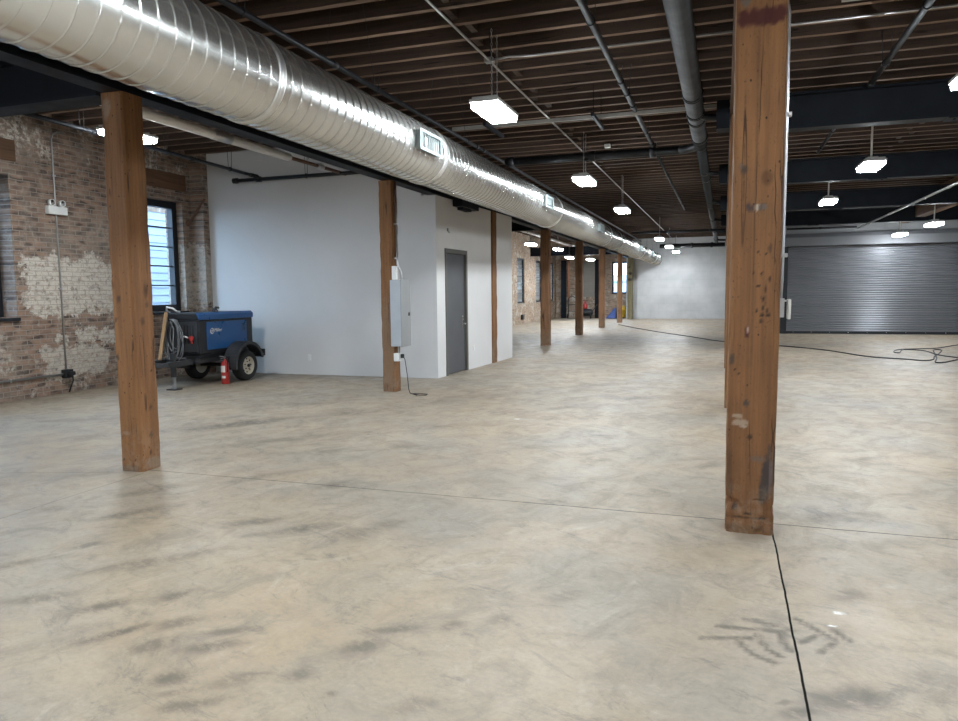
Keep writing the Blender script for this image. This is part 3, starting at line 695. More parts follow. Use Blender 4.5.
obj('elbow', MB().tube([(-.75,12.2,3.72),(-.62,12.18,3.72),(-.52,12.1,3.725),(-.46,12.0,3.73),(-.40,11.92,3.735)], .068, 14), M['black_pipe'], t)
obj('tee_fitting', MB().tube([(-1.13,12.2,3.72),(-1.13,12.2,3.86)], .05, 12), M['black_pipe'], t)
pipe_run('sprinkler_main', [(-3.3,27.4,3.6),(.0,27.4,3.6)], .05, M['black_pipe'], 'black pipe crossing the aisle, nearer of the two before the far wall', fit=(1.4,2.8))
pipe_run('sprinkler_main', [(-3.0,36.3,3.6),(.0,36.3,3.6)], .10, M['black_pipe'], 'thick black pipe crossing the aisle just before the far wall', fit=(1.5,2.4))
pipe_run('sprinkler_pipe', [(-4.08,-6,3.98),(-4.08,38,3.98)], .030, M['black_pipe'], 'black pipe running tight above the round duct', fit=(9.6,13.2,18.0,18.35,24), hang=(8.9,11.6,14.2,17.5,20))
pipe_run('sprinkler_pipe', [(1.53,-6,3.8),(1.53,9.5,3.8)], .030, M['grey_pipe'], 'slim sprinkler pipe above the shutter bay ending at the first black beam', fit=(12.2,12.8,15.4), hang=(12.35,13.0,14.6))
pipe_run('sprinkler_pipe', [(1.53,9.86,3.9),(1.53,14.35,3.9)], .024, M['grey_pipe'], 'slim sprinkler pipe between first and second black beams of shutter bay', fit=(2,4), hang=(1.0,2.6))
pipe_run('conduit', [(3.95,10.6,3.36),(3.95,25.7,3.36)], .024, M['emt'], 'galvanized pipe slanting across under the black beams of the shutter bay', fit=(5.2,10.3))
pipe_run('sprinkler_pipe', [(1.9,25.75,3.42),(3.95,25.75,3.42)], .03, M['black_pipe'], 'black pipe running just above the shutter hood', fit=(1.0,))
t = pipe_run('conduit', [(-2.54,-6,4.07),(-2.54,38,4.07)], .013, M['emt'], 'thin galvanized conduit running straight down the middle aisle ceiling', n=8, fit=(9,12,18,24,30), fitr=1.5)
t2 = pipe_run('conduit', [(-2.50,7.95,4.075),(-2.3,7.9,4.075),(-2.05,7.95,4.075),(9.5,7.95,4.075)], .012, M['emt'], 'thin galvanized conduit crossing the ceiling under a joist behind the tall column', n=8)
tag(obj('junction_box', MB().box(-2.59, -2.49, 7.90, 8.0, 4.05, 4.10), M['emt'], bevel=.005), 'metal junction box where the two ceiling conduits meet', 'junction box')
tag(obj('junction_box', MB().box(-2.08, -1.98, 13.2, 13.3, 4.04, 4.10), M['white_plastic'], bevel=.005), 'pale junction box on the aisle joists, right of the second light', 'junction box')
tag(obj('tie_bar', MB().box(-3.65, -.12, 9.67, 9.72, 3.745, 3.79), M['dull_bar'], bevel=.004), 'off white flat bar crossing the aisle ceiling at the first light', 'bar')
for x, lab in ((-1.62,'short black strut channel hung under the off white bar near the sprinkler pipe'),(-3.05,'short black strut channel hung by the off white bar near the first light')):
    tag(obj('strut_channel', MB().box(x-.02, x+.02, 9.3, 10.15, 3.69, 3.735).tube([(x,9.4,3.73),(x,9.4,4.11)], .005, 5).tube([(x,10.0,3.73),(x,10.0,4.11)], .005, 5), M['black_steel']), lab, 'strut')
# brick bay pipes
t = thing('insulated_pipe', (-6.42,8,3.54), 'white jacketed pipe hanging below the joists in front of the brick wall', 'pipe')
obj('pipe_jacket', MB().tube([(-6.40,5.2,3.6),(-6.42,9.85,3.6)], .062, 18), M['white_pvc'], t)
obj('band', MB().lathe((-6.415,8.25,3.6), [(.06,-.18),(.067,-.18),(.067,.18),(.06,.18)], 'y', 18), M['emt'], t)
obj('bare_pipe', MB().tube([(-6.42,9.8,3.6),(-6.4,11.68,3.6)], .03, 10), M['rust_pipe'], t)['label'] = 'rusty bare pipe end'
obj('valve', MB().lathe((-6.41,10.75,3.6), [(.03,-.09),(.05,-.08),(.05,-.04),(.035,-.03),(.06,0),(.035,.03),(.05,.04),(.05,.08),(.03,.09)], 'y', 14), M['emt'], t)
hm = MB()
for y in (5.9, 7.4, 9.2, 10.4): hm.tube([(-6.41,y,3.66),(-6.41,y,4.12)], .004, 5)
obj('hanger_rod', hm, M['black_pipe'], t)
pipe_run('insulated_pipe', [(-6.5,16.0,3.6),(-6.9,36,3.6)], .062, M['white_pvc'], 'white jacketed pipe seen past the partition above the far brick bay', n=12, hang=(4,9,14))
t = pipe_run('sprinkler_pipe', [(-7.72,6.3,3.62),(-8.05,11.2,3.62)], .028, M['black_pipe'], 'black pipe along the brick wall ceiling ending near the white partition', fit=(1.2,3.2), hang=(1.0,2.6,4.2))
t = pipe_run('sprinkler_pipe', [(-8.62,11.38,3.58),(-4.95,11.38,3.58)], .034, M['black_pipe'], 'black pipe crossing high in front of the white partition', fit=(.05,.55,3.0), fitr=1.45, hang=(1.55,3.1))
obj('tee_fitting', MB().tube([(-8.05,11.1,3.62),(-8.05,11.3,3.62),(-8.05,11.4,3.58)], .036, 10), M['black_pipe'], t)

# ------------------------------------------------------------------ light fixtures
def light_fixture(x, y, z, label, group, stem):
    t = thing('high_bay_light', (x, y, z), label, 'ceiling light', group)
    mb = MB().box(x-.15, x+.15, y-.36, y+.36, z+.03, z+.065).box(x-.07, x+.07, y-.16, y+.16, z+.065, z+.13)
    for i in range(7): mb.box(x-.13, x+.13, y-.33+.11*i-.006, y-.33+.11*i+.006, z+.065, z+.09)
    obj('housing', mb, M['lamp_body'], t, bevel=.006)
    obj('lens', MB().box(x-.135, x+.135, y-.345, y+.345, z-.025, z+.032), M['lamp'], t, bevel=.01)
    if stem == 'chain':
        for s in (-1, 1):
            cb = MB(); zz = z+.13; i = 0
            while zz < 4.06:
                cy = y+s*.09; ring = []
                for q in np.linspace(0, 2*PI, 8, endpoint=False):
                    a, b = .008*math.cos(q), .02*math.sin(q)
                    ring.append((x+(a if i % 2 else 0), cy+(0 if i % 2 else a), zz+.02+b))
                cb.tube(ring, .0025, 4, closed=True); zz += .033; i += 1
            obj('chain', cb, M['emt'], t)
        obj('power_cord', MB().tube([(x,y,z+.13),(x-.03,y+.03,z+.4),(x-.05,y,4.08)], .006, 6), M['cord'], t)
    else:
        obj('stem', MB().tube([(x,y,z+.12),(x,y,4.08)], .014, 8), M['white_pvc'], t)
        obj('canopy', MB().lathe((x,y,4.04), [(.05,0),(.06,.01),(.06,.06)], 'z', 14), M['white_pvc'], t)
        obj('strut', MB().box(x-1.1, x+.10, y-.02, y+.02, 4.06, 4.10), M['emt'], t)
    return t
base = None
AY = [2.3, 7.17, 12.16, 16.9, 26.95, 31.85, 36.6]
def lab_a(i): return 'rectangular LED high bay light over the aisle, %s of its row from the viewer' % ORD[i]
a0 = light_fixture(-2.24, 7.17, 3.3, 'large rectangular LED high bay light over the aisle, first of its row', 'lights over the middle aisle', 'chain')
for i, y in enumerate((12.16, 16.9, 26.95, 31.85, 36.4)):
    dup(a0, (-2.24, y, 3.3), lab_a(i+1))
dup(a0, (-2.24, 2.3, 3.3), 'LED high bay light over the aisle directly above the viewer, out of frame')
dup(a0, (-2.24, -2.5, 3.3), 'LED high bay light over the aisle behind the viewer, out of frame')
b0 = light_fixture(2.05, 7.45, 3.3, 'LED high bay light of the shutter bay cut by the picture edge', 'lights over the shutter bay', 'stem')
dup(b0, (2.05, 12.35, 3.3), 'LED high bay light on a stem hanging below the first black cross beam')
dup(b0, (2.05, 17.06, 3.3), 'LED high bay light on a stem hanging below the second black cross beam')
dup(b0, (2.05, 2.4, 3.3), 'LED high bay light of the shutter bay beside the viewer, out of frame')
dup(b0, (2.05, -2.5, 3.3), 'LED high bay light of the shutter bay behind the viewer, out of frame')
dup(b0, (5.0, 21.2, 3.06), 'LED high bay light further from the shutter of the pair before it')
dup(b0, (4.97, 24.8, 3.06), 'LED high bay light hanging closest to the shutter, glowing on its slats')
for y in (2.4, 7.4, 12.3): dup(b0, (7.4, y, 3.3), 'LED high bay light at %s of the outer shutter bay row, out of frame' % ('front', 'middle', 'back')[int(y/4.9)])  # unseen row added to light the floor on this side
c0 = light_fixture(-7.2, 7.45, 3.5, 'LED high bay light behind the column before the brick wall', 'lights over the brick bay', 'chain')
dup(c0, (-6.52, 1.6, 3.3), 'LED high bay light of the brick bay nearest the viewer, out of frame')
dup(c0, (-6.52, -3.2, 3.3), 'LED high bay light of the brick bay behind the viewer, out of frame')
for i, (x, y, z) in enumerate(((-6.77,26,3.2),(-6.64,30,3.22),(-6.85,33.4,3.02),(-6.15,35,2.97))):
    dup(c0, (x, y, z), 'LED high bay light of the far brick bay past the partition, %s from the viewer' % ORD[i])

# ------------------------------------------------------------------ shutter
sh = thing('roller_shutter', (4.9, 26.0, 0), 'wide grey rolling steel shutter with horizontal slats', 'shutter')
mb = MB(); pts = []; z = .07
while z < 2.9:
    for (f, d) in ((0,0),(.10,-.018),(.30,-.026),(.62,-.024),(.85,-.012),(.93,0)): pts.append((26.06+d, z+f*.0735))
    z += .0735
vs = []
for x in (1.98, 7.9):
    for (y, q) in pts: vs.append((x, y, q))
n = len(pts)
mb.add(vs, [(i, i+1, n+i+1, n+i) for i in range(n-1)])
obj('slat_curtain', mb, M['shutter'], sh)
bb = MB().box(1.98, 7.9, 26.02, 26.08, 0, .085)
obj('bottom_bar', bb, M['shutter_dark'], sh)
g = MB()
for i in range(11): g.tube([(2.2+.55*i,26.0,.055),(2.2+.55*i,26.03,.055)], .012, 8)
obj('bottom_bolt', g, M['chrome'], sh)
obj('hood', MB().prism([(25.72,2.86),(25.72,3.14),(25.84,3.26),(26.05,3.26),(26.05,2.86)], 1.86, 8.0, 'x'), M['hood'], sh, bevel=.01)
for x in (1.79, 7.9):
    obj('guide_rail', MB().box(x, x+.19, 25.93, 26.05, 0, 2.88), M['shutter_dark'], sh, bevel=.005)

# ------------------------------------------------------------------ partition door and fittings
d = MB()
d.box(PX-.13, PX+.015, 11.95, 12.02, 0, 2.27).box(PX-.13, PX+.015, 12.92, 12.99, 0, 2.27).box(PX-.13, PX+.015, 12.02, 12.92, 2.19, 2.27)
dr = struct('door_1', shear(d), M['door_frame'], bevel=.004)
obj('door_leaf', shear(MB().box(PX-.075, PX-.03, 12.025, 12.915, .012, 2.185)), M['door'], dr, bevel=.003)
h = obj('door_handle', shear(MB().lathe((PX-.03,12.82,.90), [(.032,0),(.032,.01),(.014,.014),(.014,.06)], 'x', 18).bar((PX+.028,12.83,.90), (PX+.028,12.70,.90), .018, .02).box(PX-.03, PX-.022, 12.79, 12.85, .82, 1.05)), M['chrome'], dr, bevel=.002)
for z in (.3, 1.1, 1.95): obj('hinge', shear(MB().tube([(PX-.02,12.03,z-.05),(PX-.02,12.03,z+.05)], .01, 8)), M['chrome'], dr)
def wall_plate(x, y, z, nx, label):
    mb = MB()
    if nx: mb.box(x, x+.006, y-.035, y+.035, z-.057, z+.057).box(x+.006, x+.009, y-.017, y+.017, z+.008, z+.04).box(x+.006, x+.009, y-.017, y+.017, z-.04, z-.008)
    else: mb.box(x-.035, x+.035, y-.006, y, z-.057, z+.057).box(x-.017, x+.017, y-.009, y-.006, z+.008, z+.04).box(x-.017, x+.017, y-.009, y-.006, z-.04, z-.008)
    if nx: shear(mb)
    return tag(obj('outlet_plate', mb, M['white_plastic'], bevel=.002), label, 'outlet')
wall_plate(PX, 13.3, .40, True, 'white outlet plate low on the partition beside the grey door')
wall_plate(-7.25, 11.58, .32, False, 'white outlet plate low on the partition front near the trailer')
tag(obj('wall_sensor', shear(MB().lathe((PX,12.1,2.6), [(.035,0),(.035,.015),(.02,.03),(.0001,.034)], 'x', 16).tube([(PX+.02,12.1,2.58),(PX+.03,12.1,2.54)], .012, 8)), M['emt']), 'small metal fitting on the white partition above the grey door', 'sensor')

# electrical cabinet on the second column
cb = thing('electrical_cabinet', (-4.58, 9.86, .70), 'tall grey electrical cabinet mounted on the side of a timber column', 'electrical panel')
obj('cabinet_body', MB().box(-4.685, -4.52, 9.72, 10.04, .70, 1.685), M['panel_side'], cb, bevel=.004)
cd = obj('cabinet_door', MB().box(-4.52, -4.50, 9.715, 10.045, .695, 1.69), M['grey_panel'], cb, bevel=.003)
obj('latch', MB().box(-4.50, -4.488, 9.955, 9.99, 1.15, 1.20), M['welder_black'], cd, bevel=.003)
tag(obj('cover_box', MB().box(-4.665, -4.595, 9.75, 9.82, 1.69, 1.89), M['white_plastic'], bevel=.006), 'small white box standing on top of the grey electrical cabinet', 'box')
t = thing('conduit', (-4.60, 9.9, 1.69), 'galvanized conduit rising from the grey electrical cabinet to the beam', 'conduit')
obj('pipe_length', MB().tube([(-4.575,9.9,1.69),(-4.58,9.9,1.80),(-4.64,9.9,1.92),(-4.655,9.9,3.14)], .014, 10), M['emt'], t)
obj('strap', MB().box(-4.685, -4.635, 9.88, 9.92, 2.50, 2.53).box(-4.685, -4.63, 9.88, 9.92, 2.0, 2.03), M['emt'], t)
ob_ = thing('outlet_box', (-4.60, 9.85, .45), 'white outlet box with a plugged cord below the grey electrical cabinet', 'outlet')
obj('box_body', MB().box(-4.685, -4.595, 9.80, 9.89, .47, .59), M['white_plastic'], ob_, bevel=.004)
obj('riser', MB().tube([(-4.615,9.83,.59),(-4.615,9.83,.70)], .012, 8), M['emt'], ob_)
obj('plug', MB().box(-4.575, -4.53, 9.80, 9.85, .52, .58), M['rubber'], ob_, bevel=.006)
tag(obj('power_cord', MB().tube([(-4.535,9.82,.55),(-4.50,9.80,.50),(-4.46,9.79,.25),(-4.44,9.78,.06),(-4.40,9.74,.007),(-4.30,9.66,.006),(-4.18,9.58,.006),(-4.08,9.60,.006),(-4.1,9.70,.006),(-4.28,9.73,.006),(-4.35,9.66,.012),(-4.2,9.54,.008)], .006, 6), M['cord']), 'thin dark cord hanging from the outlet box and curled on the floor', 'cord')

# conduit and box on the near column
t = thing('conduit', (.335, 4.76, 1.4), 'silver conduit running up the side of the tall column nearest the viewer', 'conduit')
obj('pipe_length', MB().tube([(.325,4.77,1.44),(.33,4.77,1.55),(.331,4.77,2.3),(.328,4.77,3.12),(.30,4.80,3.3)], .0125, 10), M['emt'], t)
for z in (2.53, 1.7): obj('strap', MB().box(.312, .36, 4.75, 4.79, z-.012, z+.012).box(.338, .348, 4.748, 4.755, z-.01, z+.01), M['emt'], t, bevel=.002)
t = thing('outlet_box', (.34, 4.77, 1.32), 'metal outlet box with white cover on the side of the tall near column', 'outlet')
obj('box_body', MB().box(.31, .348, 4.72, 4.82, 1.325, 1.44), M['emt'], t, bevel=.004)
obj('cover_plate', MB().box(.365, .383, 4.70, 4.80, 1.315, 1.435), M['white_plastic'], t, bevel=.003)
obj('cover_hinge', MB().box(.346, .368, 4.72, 4.80, 1.42, 1.43), M['white_plastic'], t)

# ------------------------------------------------------------------ brick wall fittings
el = thing('emergency_light', (-9.6, 8.47, 2.73), 'white emergency light with two round lamp heads on the brick wall', 'emergency light')
obj('case', MB().box(-9.65, -9.57, 8.28, 8.61, 2.73, 2.85), M['white_plastic'], el, bevel=.008)
for y in (8.35, 8.53):
    hd = obj('lamp_head', MB().lathe((-9.62,y,2.90), [(.02,-.01),(.045,.0),(.05,.03),(.05,.055)], 'x', 18).tube([(-9.61,y,2.84),(-9.61,y,2.87)], .012, 8), M['white_plastic'], el)
    obj('lamp_lens', MB().lathe((-9.566,y,2.90), [(.044,0),(.03,.006),(.0001,.009)], 'x', 16), M['chrome'], hd)
t = thing('conduit', (-9.63, 8.45, .3), 'upright conduit on the brick wall passing the emergency light', 'conduit')
obj('pipe_length', MB().tube([(-9.63,8.45,.36),(-9.63,8.45,3.85),(-9.63,8.48,3.93),(-9.63,8.56,3.97),(-9.63,8.7,3.98)], .012, 8), M['emt'], t)
obj('strap', MB().box(-9.65, -9.615, 8.42, 8.48, 1.6, 1.625).box(-9.65, -9.615, 8.42, 8.48, 3.3, 3.325), M['emt'], t)
t = thing('conduit', (-9.63, 6.5, .3), 'conduit running low along the brick wall to the black outlet box', 'conduit')
obj('pipe_length', MB().tube([(-9.625,2.5,.30),(-9.625,8.38,.30)], .016, 8), M['emt'], t)
obj('strap', MB().box(-9.65, -9.605, 7.5, 7.53, .275, .325).box(-9.65, -9.605, 6.0, 6.03, .275, .325), M['emt'], t)
t = thing('outlet_box', (-9.62, 8.45, .22), 'dark outlet box low on the brick wall below the upright conduit', 'outlet')
obj('box_body', MB().box(-9.65, -9.56, 8.38, 8.52, .24, .37), M['welder_black'], t, bevel=.005)
obj('plug', MB().box(-9.56, -9.49, 8.41, 8.50, .28, .34), M['rubber'], t, bevel=.01)
obj('cord_tail', MB().tube([(-9.52,8.46,.28),(-9.51,8.46,.2),(-9.55,8.45,.1),(-9.56,8.42,.02)], .012, 6), M['cord'], t)
tag(obj('anchor_rod', MB().tube([(-9.62,11.34,2.86),(-9.33,11.45,3.30)], .022, 8).lathe((-9.65,11.33,2.85), [(.06,0),(.06,.02),(.03,.045),(.0001,.05)], 'x', 10), M['rust_pipe']), 'rusty slanted iron anchor rod on the brick wall above the trailer', 'rod')

# ------------------------------------------------------------------ welder trailer
TX = -8.42
tr = thing('welder_trailer', (TX, 10.4, 0), 'blue and black engine driven welder on a two wheel trailer in the brick corner', 'trailer')
bx0, bx1, by0, by1 = -8.80, -8.10, 9.66, 11.06
obj('body', MB().box(bx0, bx1, by0, by1, .52, 1.085).box(bx0+.02, bx1-.02, by0+.03, by1-.03, .44, .52), M['welder_black'], tr, bevel=.012)
obj('lid', MB().prism([(bx0-.01,1.085),(bx0-.01,1.16),(bx0+.04,1.20),(bx1-.03,1.20),(bx1+.008,1.165),(bx1+.008,1.085)], by0+.0, by1+.01, 'y'), M['welder_black'], tr, bevel=.008)
obj('lid_side', MB().prism([(bx1-.05,1.205),(bx1-.03,1.205),(bx1+.014,1.168),(bx1+.014,1.085),(bx1+.004,1.085),(bx1-.05,1.19)], by0-.004, by1+.014, 'y'), M['blue'], tr, bevel=.003)['label'] = 'blue painted lid edge'
obj('lid_front', MB().box(bx0+.02, bx1-.04, by0-.012, by0, 1.09, 1.185), M['welder_black'], tr, bevel=.005)
sd = obj('side_door', MB().box(bx1, bx1+.012, 9.83, 10.88, .585, 1.045), M['blue'], tr, bevel=.004)
gr_ = MB()
for i in range(6): gr_.box(bx1+.012, bx1+.016, 10.74, 10.84, .86+.024*i, .868+.024*i)
obj('door_vent', gr_, M['welder_black'], sd)
obj('door_latch', MB().box(bx1+.012, bx1+.022, 10.55, 10.61, .60, .63), M['chrome'], sd)
# emblem: white disc swirl and lettering
em = MB()
for (a0_, a1_, r0, r1) in ((2.3,5.7,.030,.052),(-.6,2.2,.030,.050)):
    k = 14; vs = []
    for i in range(k+1):
        a = a0_+(a1_-a0_)*i/k; w = math.sin(PI*i/k)
        for r in (r0+(1-w)*.008, r1-(1-w)*.008): 
            vs += [(bx1+.0125, 9.955+r*math.cos(a), .895+r*math.sin(a)), (bx1+.0145, 9.955+r*math.cos(a), .895+r*math.sin(a))]
    em.add(vs, [(i*4+1, i*4+5, i*4+7, i*4+3) for i in range(k)] + [(i*4, i*4+2, i*4+6, i*4+4) for i in range(k)])
em.lathe((bx1+.0125,9.955,.895), [(.016,0),(.016,.002)], 'x', 14)
fc = bpy.data.curves.new('letters', 'FONT'); fc.body = 'Miller'; fc.size = .085; fc.extrude = .001; fc.shear = .25
fo = bpy.data.objects.new('letters', fc); COL.objects.link(fo)
me = bpy.data.meshes.new_from_object(fo.evaluated_get(bpy.context.evaluated_depsgraph_get()))
em.add([(bx1+.0135+v.co.z, 10.005+v.co.x, .878+v.co.y) for v in me.vertices], [tuple(p.vertices) for p in me.polygons])
bpy.data.objects.remove(fo); bpy.data.curves.remove(fc); bpy.data.meshes.remove(me)
obj('emblem', em, M['label'], sd)
# front face: panel, louvres, gas tap
fp = obj('front_panel', MB().box(bx0+.04, bx1-.04, by0-.015, by0, .56, 1.05), M['fender'], tr, bevel=.004)
lv = MB()
for i in range(5): lv.box(bx0+.36+.055*i, bx0+.375+.055*i, by0-.022, by0-.014, .70, 1.0)
obj('front_vent', lv, M['welder_black'], fp)
rg = obj('regulator', MB().lathe((-8.22,by0-.06,.79), [(.03,-.02),(.04,-.01),(.04,.02),(.02,.03)], 'y', 14).tube([(-8.30,by0-.05,.80),(-8.22,by0-.06,.79),(-8.20,by0-.07,.70)], .016, 8), M['red'], tr)
obj('valve_handle', MB().tube([(-8.36,by0-.07,.82),(-8.27,by0-.07,.80)], .014, 8), M['label'], rg)
obj('exhaust', MB().tube([(-8.18,10.15,1.19),(-8.18,10.15,1.24),(-8.18,10.19,1.28),(-8.18,10.26,1.27)], .02, 10), M['fender'], tr)
obj('lifting_eye', MB().tube([(-8.45+.05*math.cos(q),10.5,1.2+.06*math.sin(q)) for q in np.linspace(0, PI, 9)], .012, 8), M['fender'], tr)
fr = MB()
for x in (bx0+.06, bx1-.1): fr.box(x, x+.06, 9.0, 11.05, .37, .45)
fr.box(bx0+.06, bx1-.04, 9.52, 9.58, .37, .45).box(bx0+.06, bx1-.04, 10.98, 11.05, .37, .45)
obj('frame_rail', fr, M['fender'], tr, bevel=.004)
obj('tongue', MB().bar((bx0+.09,9.05,.41), (TX,8.62,.41), .06, .07).bar((bx1-.07,9.05,.41), (TX,8.62,.41), .06, .07).bar((TX,8.7,.42), (TX,8.46,.42), .07, .07), M['fender'], tr, bevel=.004)
obj('coupler', MB().lathe((TX,8.45,.40), [(.05,0),(.055,.03),(.05,.06),(.02,.08)], 'z', 16), M['welder_black'], tr)
jk = obj('jack', MB().box(-8.265, -8.20, 9.15, 9.215, .20, .58).box(-8.29, -8.17, 9.13, 9.23, .38, .45), M['fender'], tr, bevel=.004)
obj('jack_leg', MB().box(-8.255, -8.21, 9.16, 9.205, .012, .22), M['grey_panel'], jk)
obj('jack_foot', MB().box(-8.32, -8.145, 9.10, 9.265, 0, .014), M['welder_black'], jk, bevel=.003)
obj('jack_crank', MB().tube([(-8.23,9.18,.58),(-8.23,9.18,.62),(-8.14,9.18,.63),(-8.13,9.18,.69)], .009, 8), M['fender'], jk)
obj('axle', MB().tube([(-9.0,10.55,.262),(-7.86,10.55,.262)], .032, 10), M['fender'], tr)
for s, x in ((1,-7.92),(-1,-8.92)):
    wl = obj('wheel', MB().lathe((x,10.55,.262), [(.155,-.09),(.20,-.098),(.24,-.09),(.258,-.06),(.262,-.02),(.262,.02),(.258,.06),(.24,.09),(.20,.098),(.155,.09)], 'x', 40, cap=False), M['rubber'], tr)
    rp = [(.158,-.085),(.165,.085),(.15,.086),(.14,.05),(.09,.04),(.06,.055),(.05,.075),(.0001,.08)]
    if s < 0: rp = [(r, -h) for r, h in rp]
    obj('rim', MB().lathe((x,10.55,.262), rp, 'x', 32), M['rim'], wl)
    hb = MB()
    for k in range(8):
        a = 2*PI*k/8; hb.lathe((x+s*.046,10.55+.115*math.cos(a),.262+.115*math.sin(a)), [(.016,0),(.016,s*.004)], 'x', 8)
    for k in range(5):
        a = 2*PI*k/5+.3; hb.lathe((x+s*.05,10.55+.065*math.cos(a),.262+.065*math.sin(a)), [(.010,0),(.010,s*.02)], 'x', 6)
    hb.lathe((x+s*.07,10.55,.262), [(.03,0),(.028,s*.03),(.0001,s*.034)], 'x', 12)
    obj('hub', hb, M['welder_black'], wl)
    # fender: arched band with side lip
    q = np.linspace(-.15, PI*.92, 22); R1 = .40; vs = []
    xi, xo = (x-.13, x+.13)
    for a in q:
        c_, s_ = -math.cos(a), math.sin(a)
        for xx, rr in ((xi,R1),(xo,R1),(xo,R1-.05),(xo-.012*s,R1-.05),(xo-.012*s,R1-.012),(xi,R1-.012)):
            vs.append((xx, 10.55-c_*rr if False else 10.55+c_*rr, .285+s_*rr))
    fs = [(i*6+k, i*6+(k+1) % 6, i*6+6+(k+1) % 6, i*6+6+k) for i in range(21) for k in range(6)] + [tuple(range(6)), tuple(range(126,132))]
    obj('fender', MB().add(vs, fs), M['fender'], tr)
    xb = bx1 if s > 0 else -9.05
    obj('step', MB().box(x-.12, x+.12, 10.90, 11.0, .40, .44).box(x-.12, x+.12, 10.98, 11.0, .40, .52), M['welder_black'], tr, bevel=.004)
    obj('fender_bracket', MB().box(min(x, bx1 if s > 0 else bx0), max(x, bx1 if s > 0 else bx0), 10.1, 10.16, .42, .46).box(min(x, bx1 if s > 0 else bx0), max(x, bx1 if s > 0 else bx0), 10.86, 10.92, .42, .46), M['fender'], tr)
# cable coil hung on the front
rc = random.Random(4); cm = MB(); P = []
for turn in range(6):
    rx, rz = (.10,.17,.125,.19,.15,.18)[turn], (.24,.34,.27,.36,.31,.33)[turn]; oy = by0-.06-.020*turn
    for i in range(26):
        a = 2*PI*i/26+PI/2
        P.append((-8.53+rx*math.cos(a)*(1+.15*math.sin(a*2+turn))+.012*math.sin(turn*5), oy-.02*i/26, .80+rz*(math.sin(a)-1)*1.0+.30+rc.uniform(-.004,.004)))
cm.tube(P, .011, 7)
P2 = [(-8.53,by0-.17,1.09),(-8.46,by0-.18,.95),(-8.48,by0-.19,.6),(-8.44,by0-.2,.49),(-8.3,by0-.22,.475),(-8.22,by0-.2,.475)]
cm.tube(P2, .011, 7)
tag(obj('cable_coil', cm, M['hose']), 'coil of grey cable hanging on the front of the trailer', 'cable')
tag(obj('cable_hook', MB().tube([(-8.53,by0,1.085),(-8.53,by0-.2,1.085),(-8.53,by0-.21,1.14)], .014, 8), M['welder_black']), 'black hook on the trailer front holding the coiled cable', 'hook')
tag(obj('white_hose', MB().tube([(-8.74,9.72,1.2),(-8.74,9.66,1.25),(-8.68,9.6,1.30),(-8.58,9.62,1.28),(-8.56,9.7,1.22),(-8.6,9.8,1.215)], .016, 8), M['white_plastic']), 'short white hose looped on top of the trailer lid', 'hose')
tag(obj('broom_handle', MB().bar((-8.49,9.18,.47), (-8.66,9.56,1.21), .05, .03), M['handle_wood']), 'bare wooden handle leaning against the front of the trailer', 'handle')
# fire extinguisher
ex = thing('fire_extinguisher', (-7.92, 10.03, 0), 'red fire extinguisher standing on the floor beside the trailer wheel', 'fire extinguisher')
cy = obj('cylinder', MB().lathe((-7.92,10.03,0), [(.058,0),(.064,.01),(.064,.33),(.058,.36),(.035,.39),(.022,.40),(.022,.42)], 'z', 28), M['red'], ex)
sl = MB()
for (a0_, a1_, z0, z1) in ((-2.4,-.9,.20,.31),(-1.9,-.9,.10,.14)):
    vs = []; k = 10
    for i in range(k+1):
        a = a0_+(a1_-a0_)*i/k
        for z in (z0, z1): vs.append((-7.92+.0652*math.cos(a), 10.03+.0652*math.sin(a), z))
    sl.add(vs, [(i*2, i*2+2, i*2+3, i*2+1) for i in range(k)], 0, True)
obj('sticker', sl, M['label'], cy)
obj('valve_head', MB().lathe((-7.92,10.03,.42), [(.02,0),(.02,.03),(.012,.035)], 'z', 12).bar((-7.92,10.05,.45), (-7.92,9.92,.475), .018, .012).bar((-7.92,10.05,.435), (-7.92,9.93,.43), .018, .01), M['emt'], ex)
obj('hose', MB().tube([(-7.92,10.03,.435),(-7.87,10.02,.43),(-7.845,10.01,.36),(-7.85,10.0,.2)], .009, 7), M['rubber'], ex)

# ------------------------------------------------------------------ far brick corner
tag(obj('block_infill', MB().box(-7.45, -6.62, 39.20, 39.248, 1.15, 3.05), M['block']), 'grey concrete block infill in the far brick wall between black posts', 'infill')
for x, lab in ((-8.45,'black steel post against the far brick wall near its corner'),(-6.6,'black steel post against the far brick wall beside the grey block infill')):
    tag(obj('steel_post', ibeam(MB(), 'z', 0, 0, 3.15, 38.95, 39.2, .0) if False else MB().box(x, x+.25, 38.95, 38.97, 0, 3.15).box(x, x+.25, 39.17, 39.19, 0, 3.15).box(x+.115, x+.135, 38.97, 39.17, 0, 3.15), M['black_steel']), lab, 'post')
pipe_run('copper_pipe', [(-7.98,38.8,1.0),(-7.98,38.8,4.1)], .05, M['copper'], 'upright copper pipe before the far brick wall', fit=(.1,1.4))
q = thing('hand_truck', (-7.75, 38.5, 0), 'dark upright hand truck standing before the far brick wall', 'hand truck')
obj('frame', MB().tube([(-7.95,38.5,.1),(-7.95,38.5,1.1),(-7.75,38.45,1.22),(-7.55,38.5,1.1),(-7.55,38.5,.1)], .022, 8).bar((-7.95,38.5,.4), (-7.55,38.5,.4), .03, .03).bar((-7.95,38.5,.75), (-7.55,38.5,.75), .03, .03), M['welder_black'], q)
obj('toe_plate', MB().box(-7.97, -7.53, 38.25, 38.5, .02, .04), M['welder_black'], q)
for x in (-8.02, -7.53): obj('wheel', MB().lathe((x,38.55,.13), [(.06,0),(.13,0),(.13,.05),(.06,.05)], 'x', 18), M['rubber'], q)
q = thing('compressor', (-6.95, 38.6, 0), 'dark compressor with a red top before the grey block infill', 'compressor')
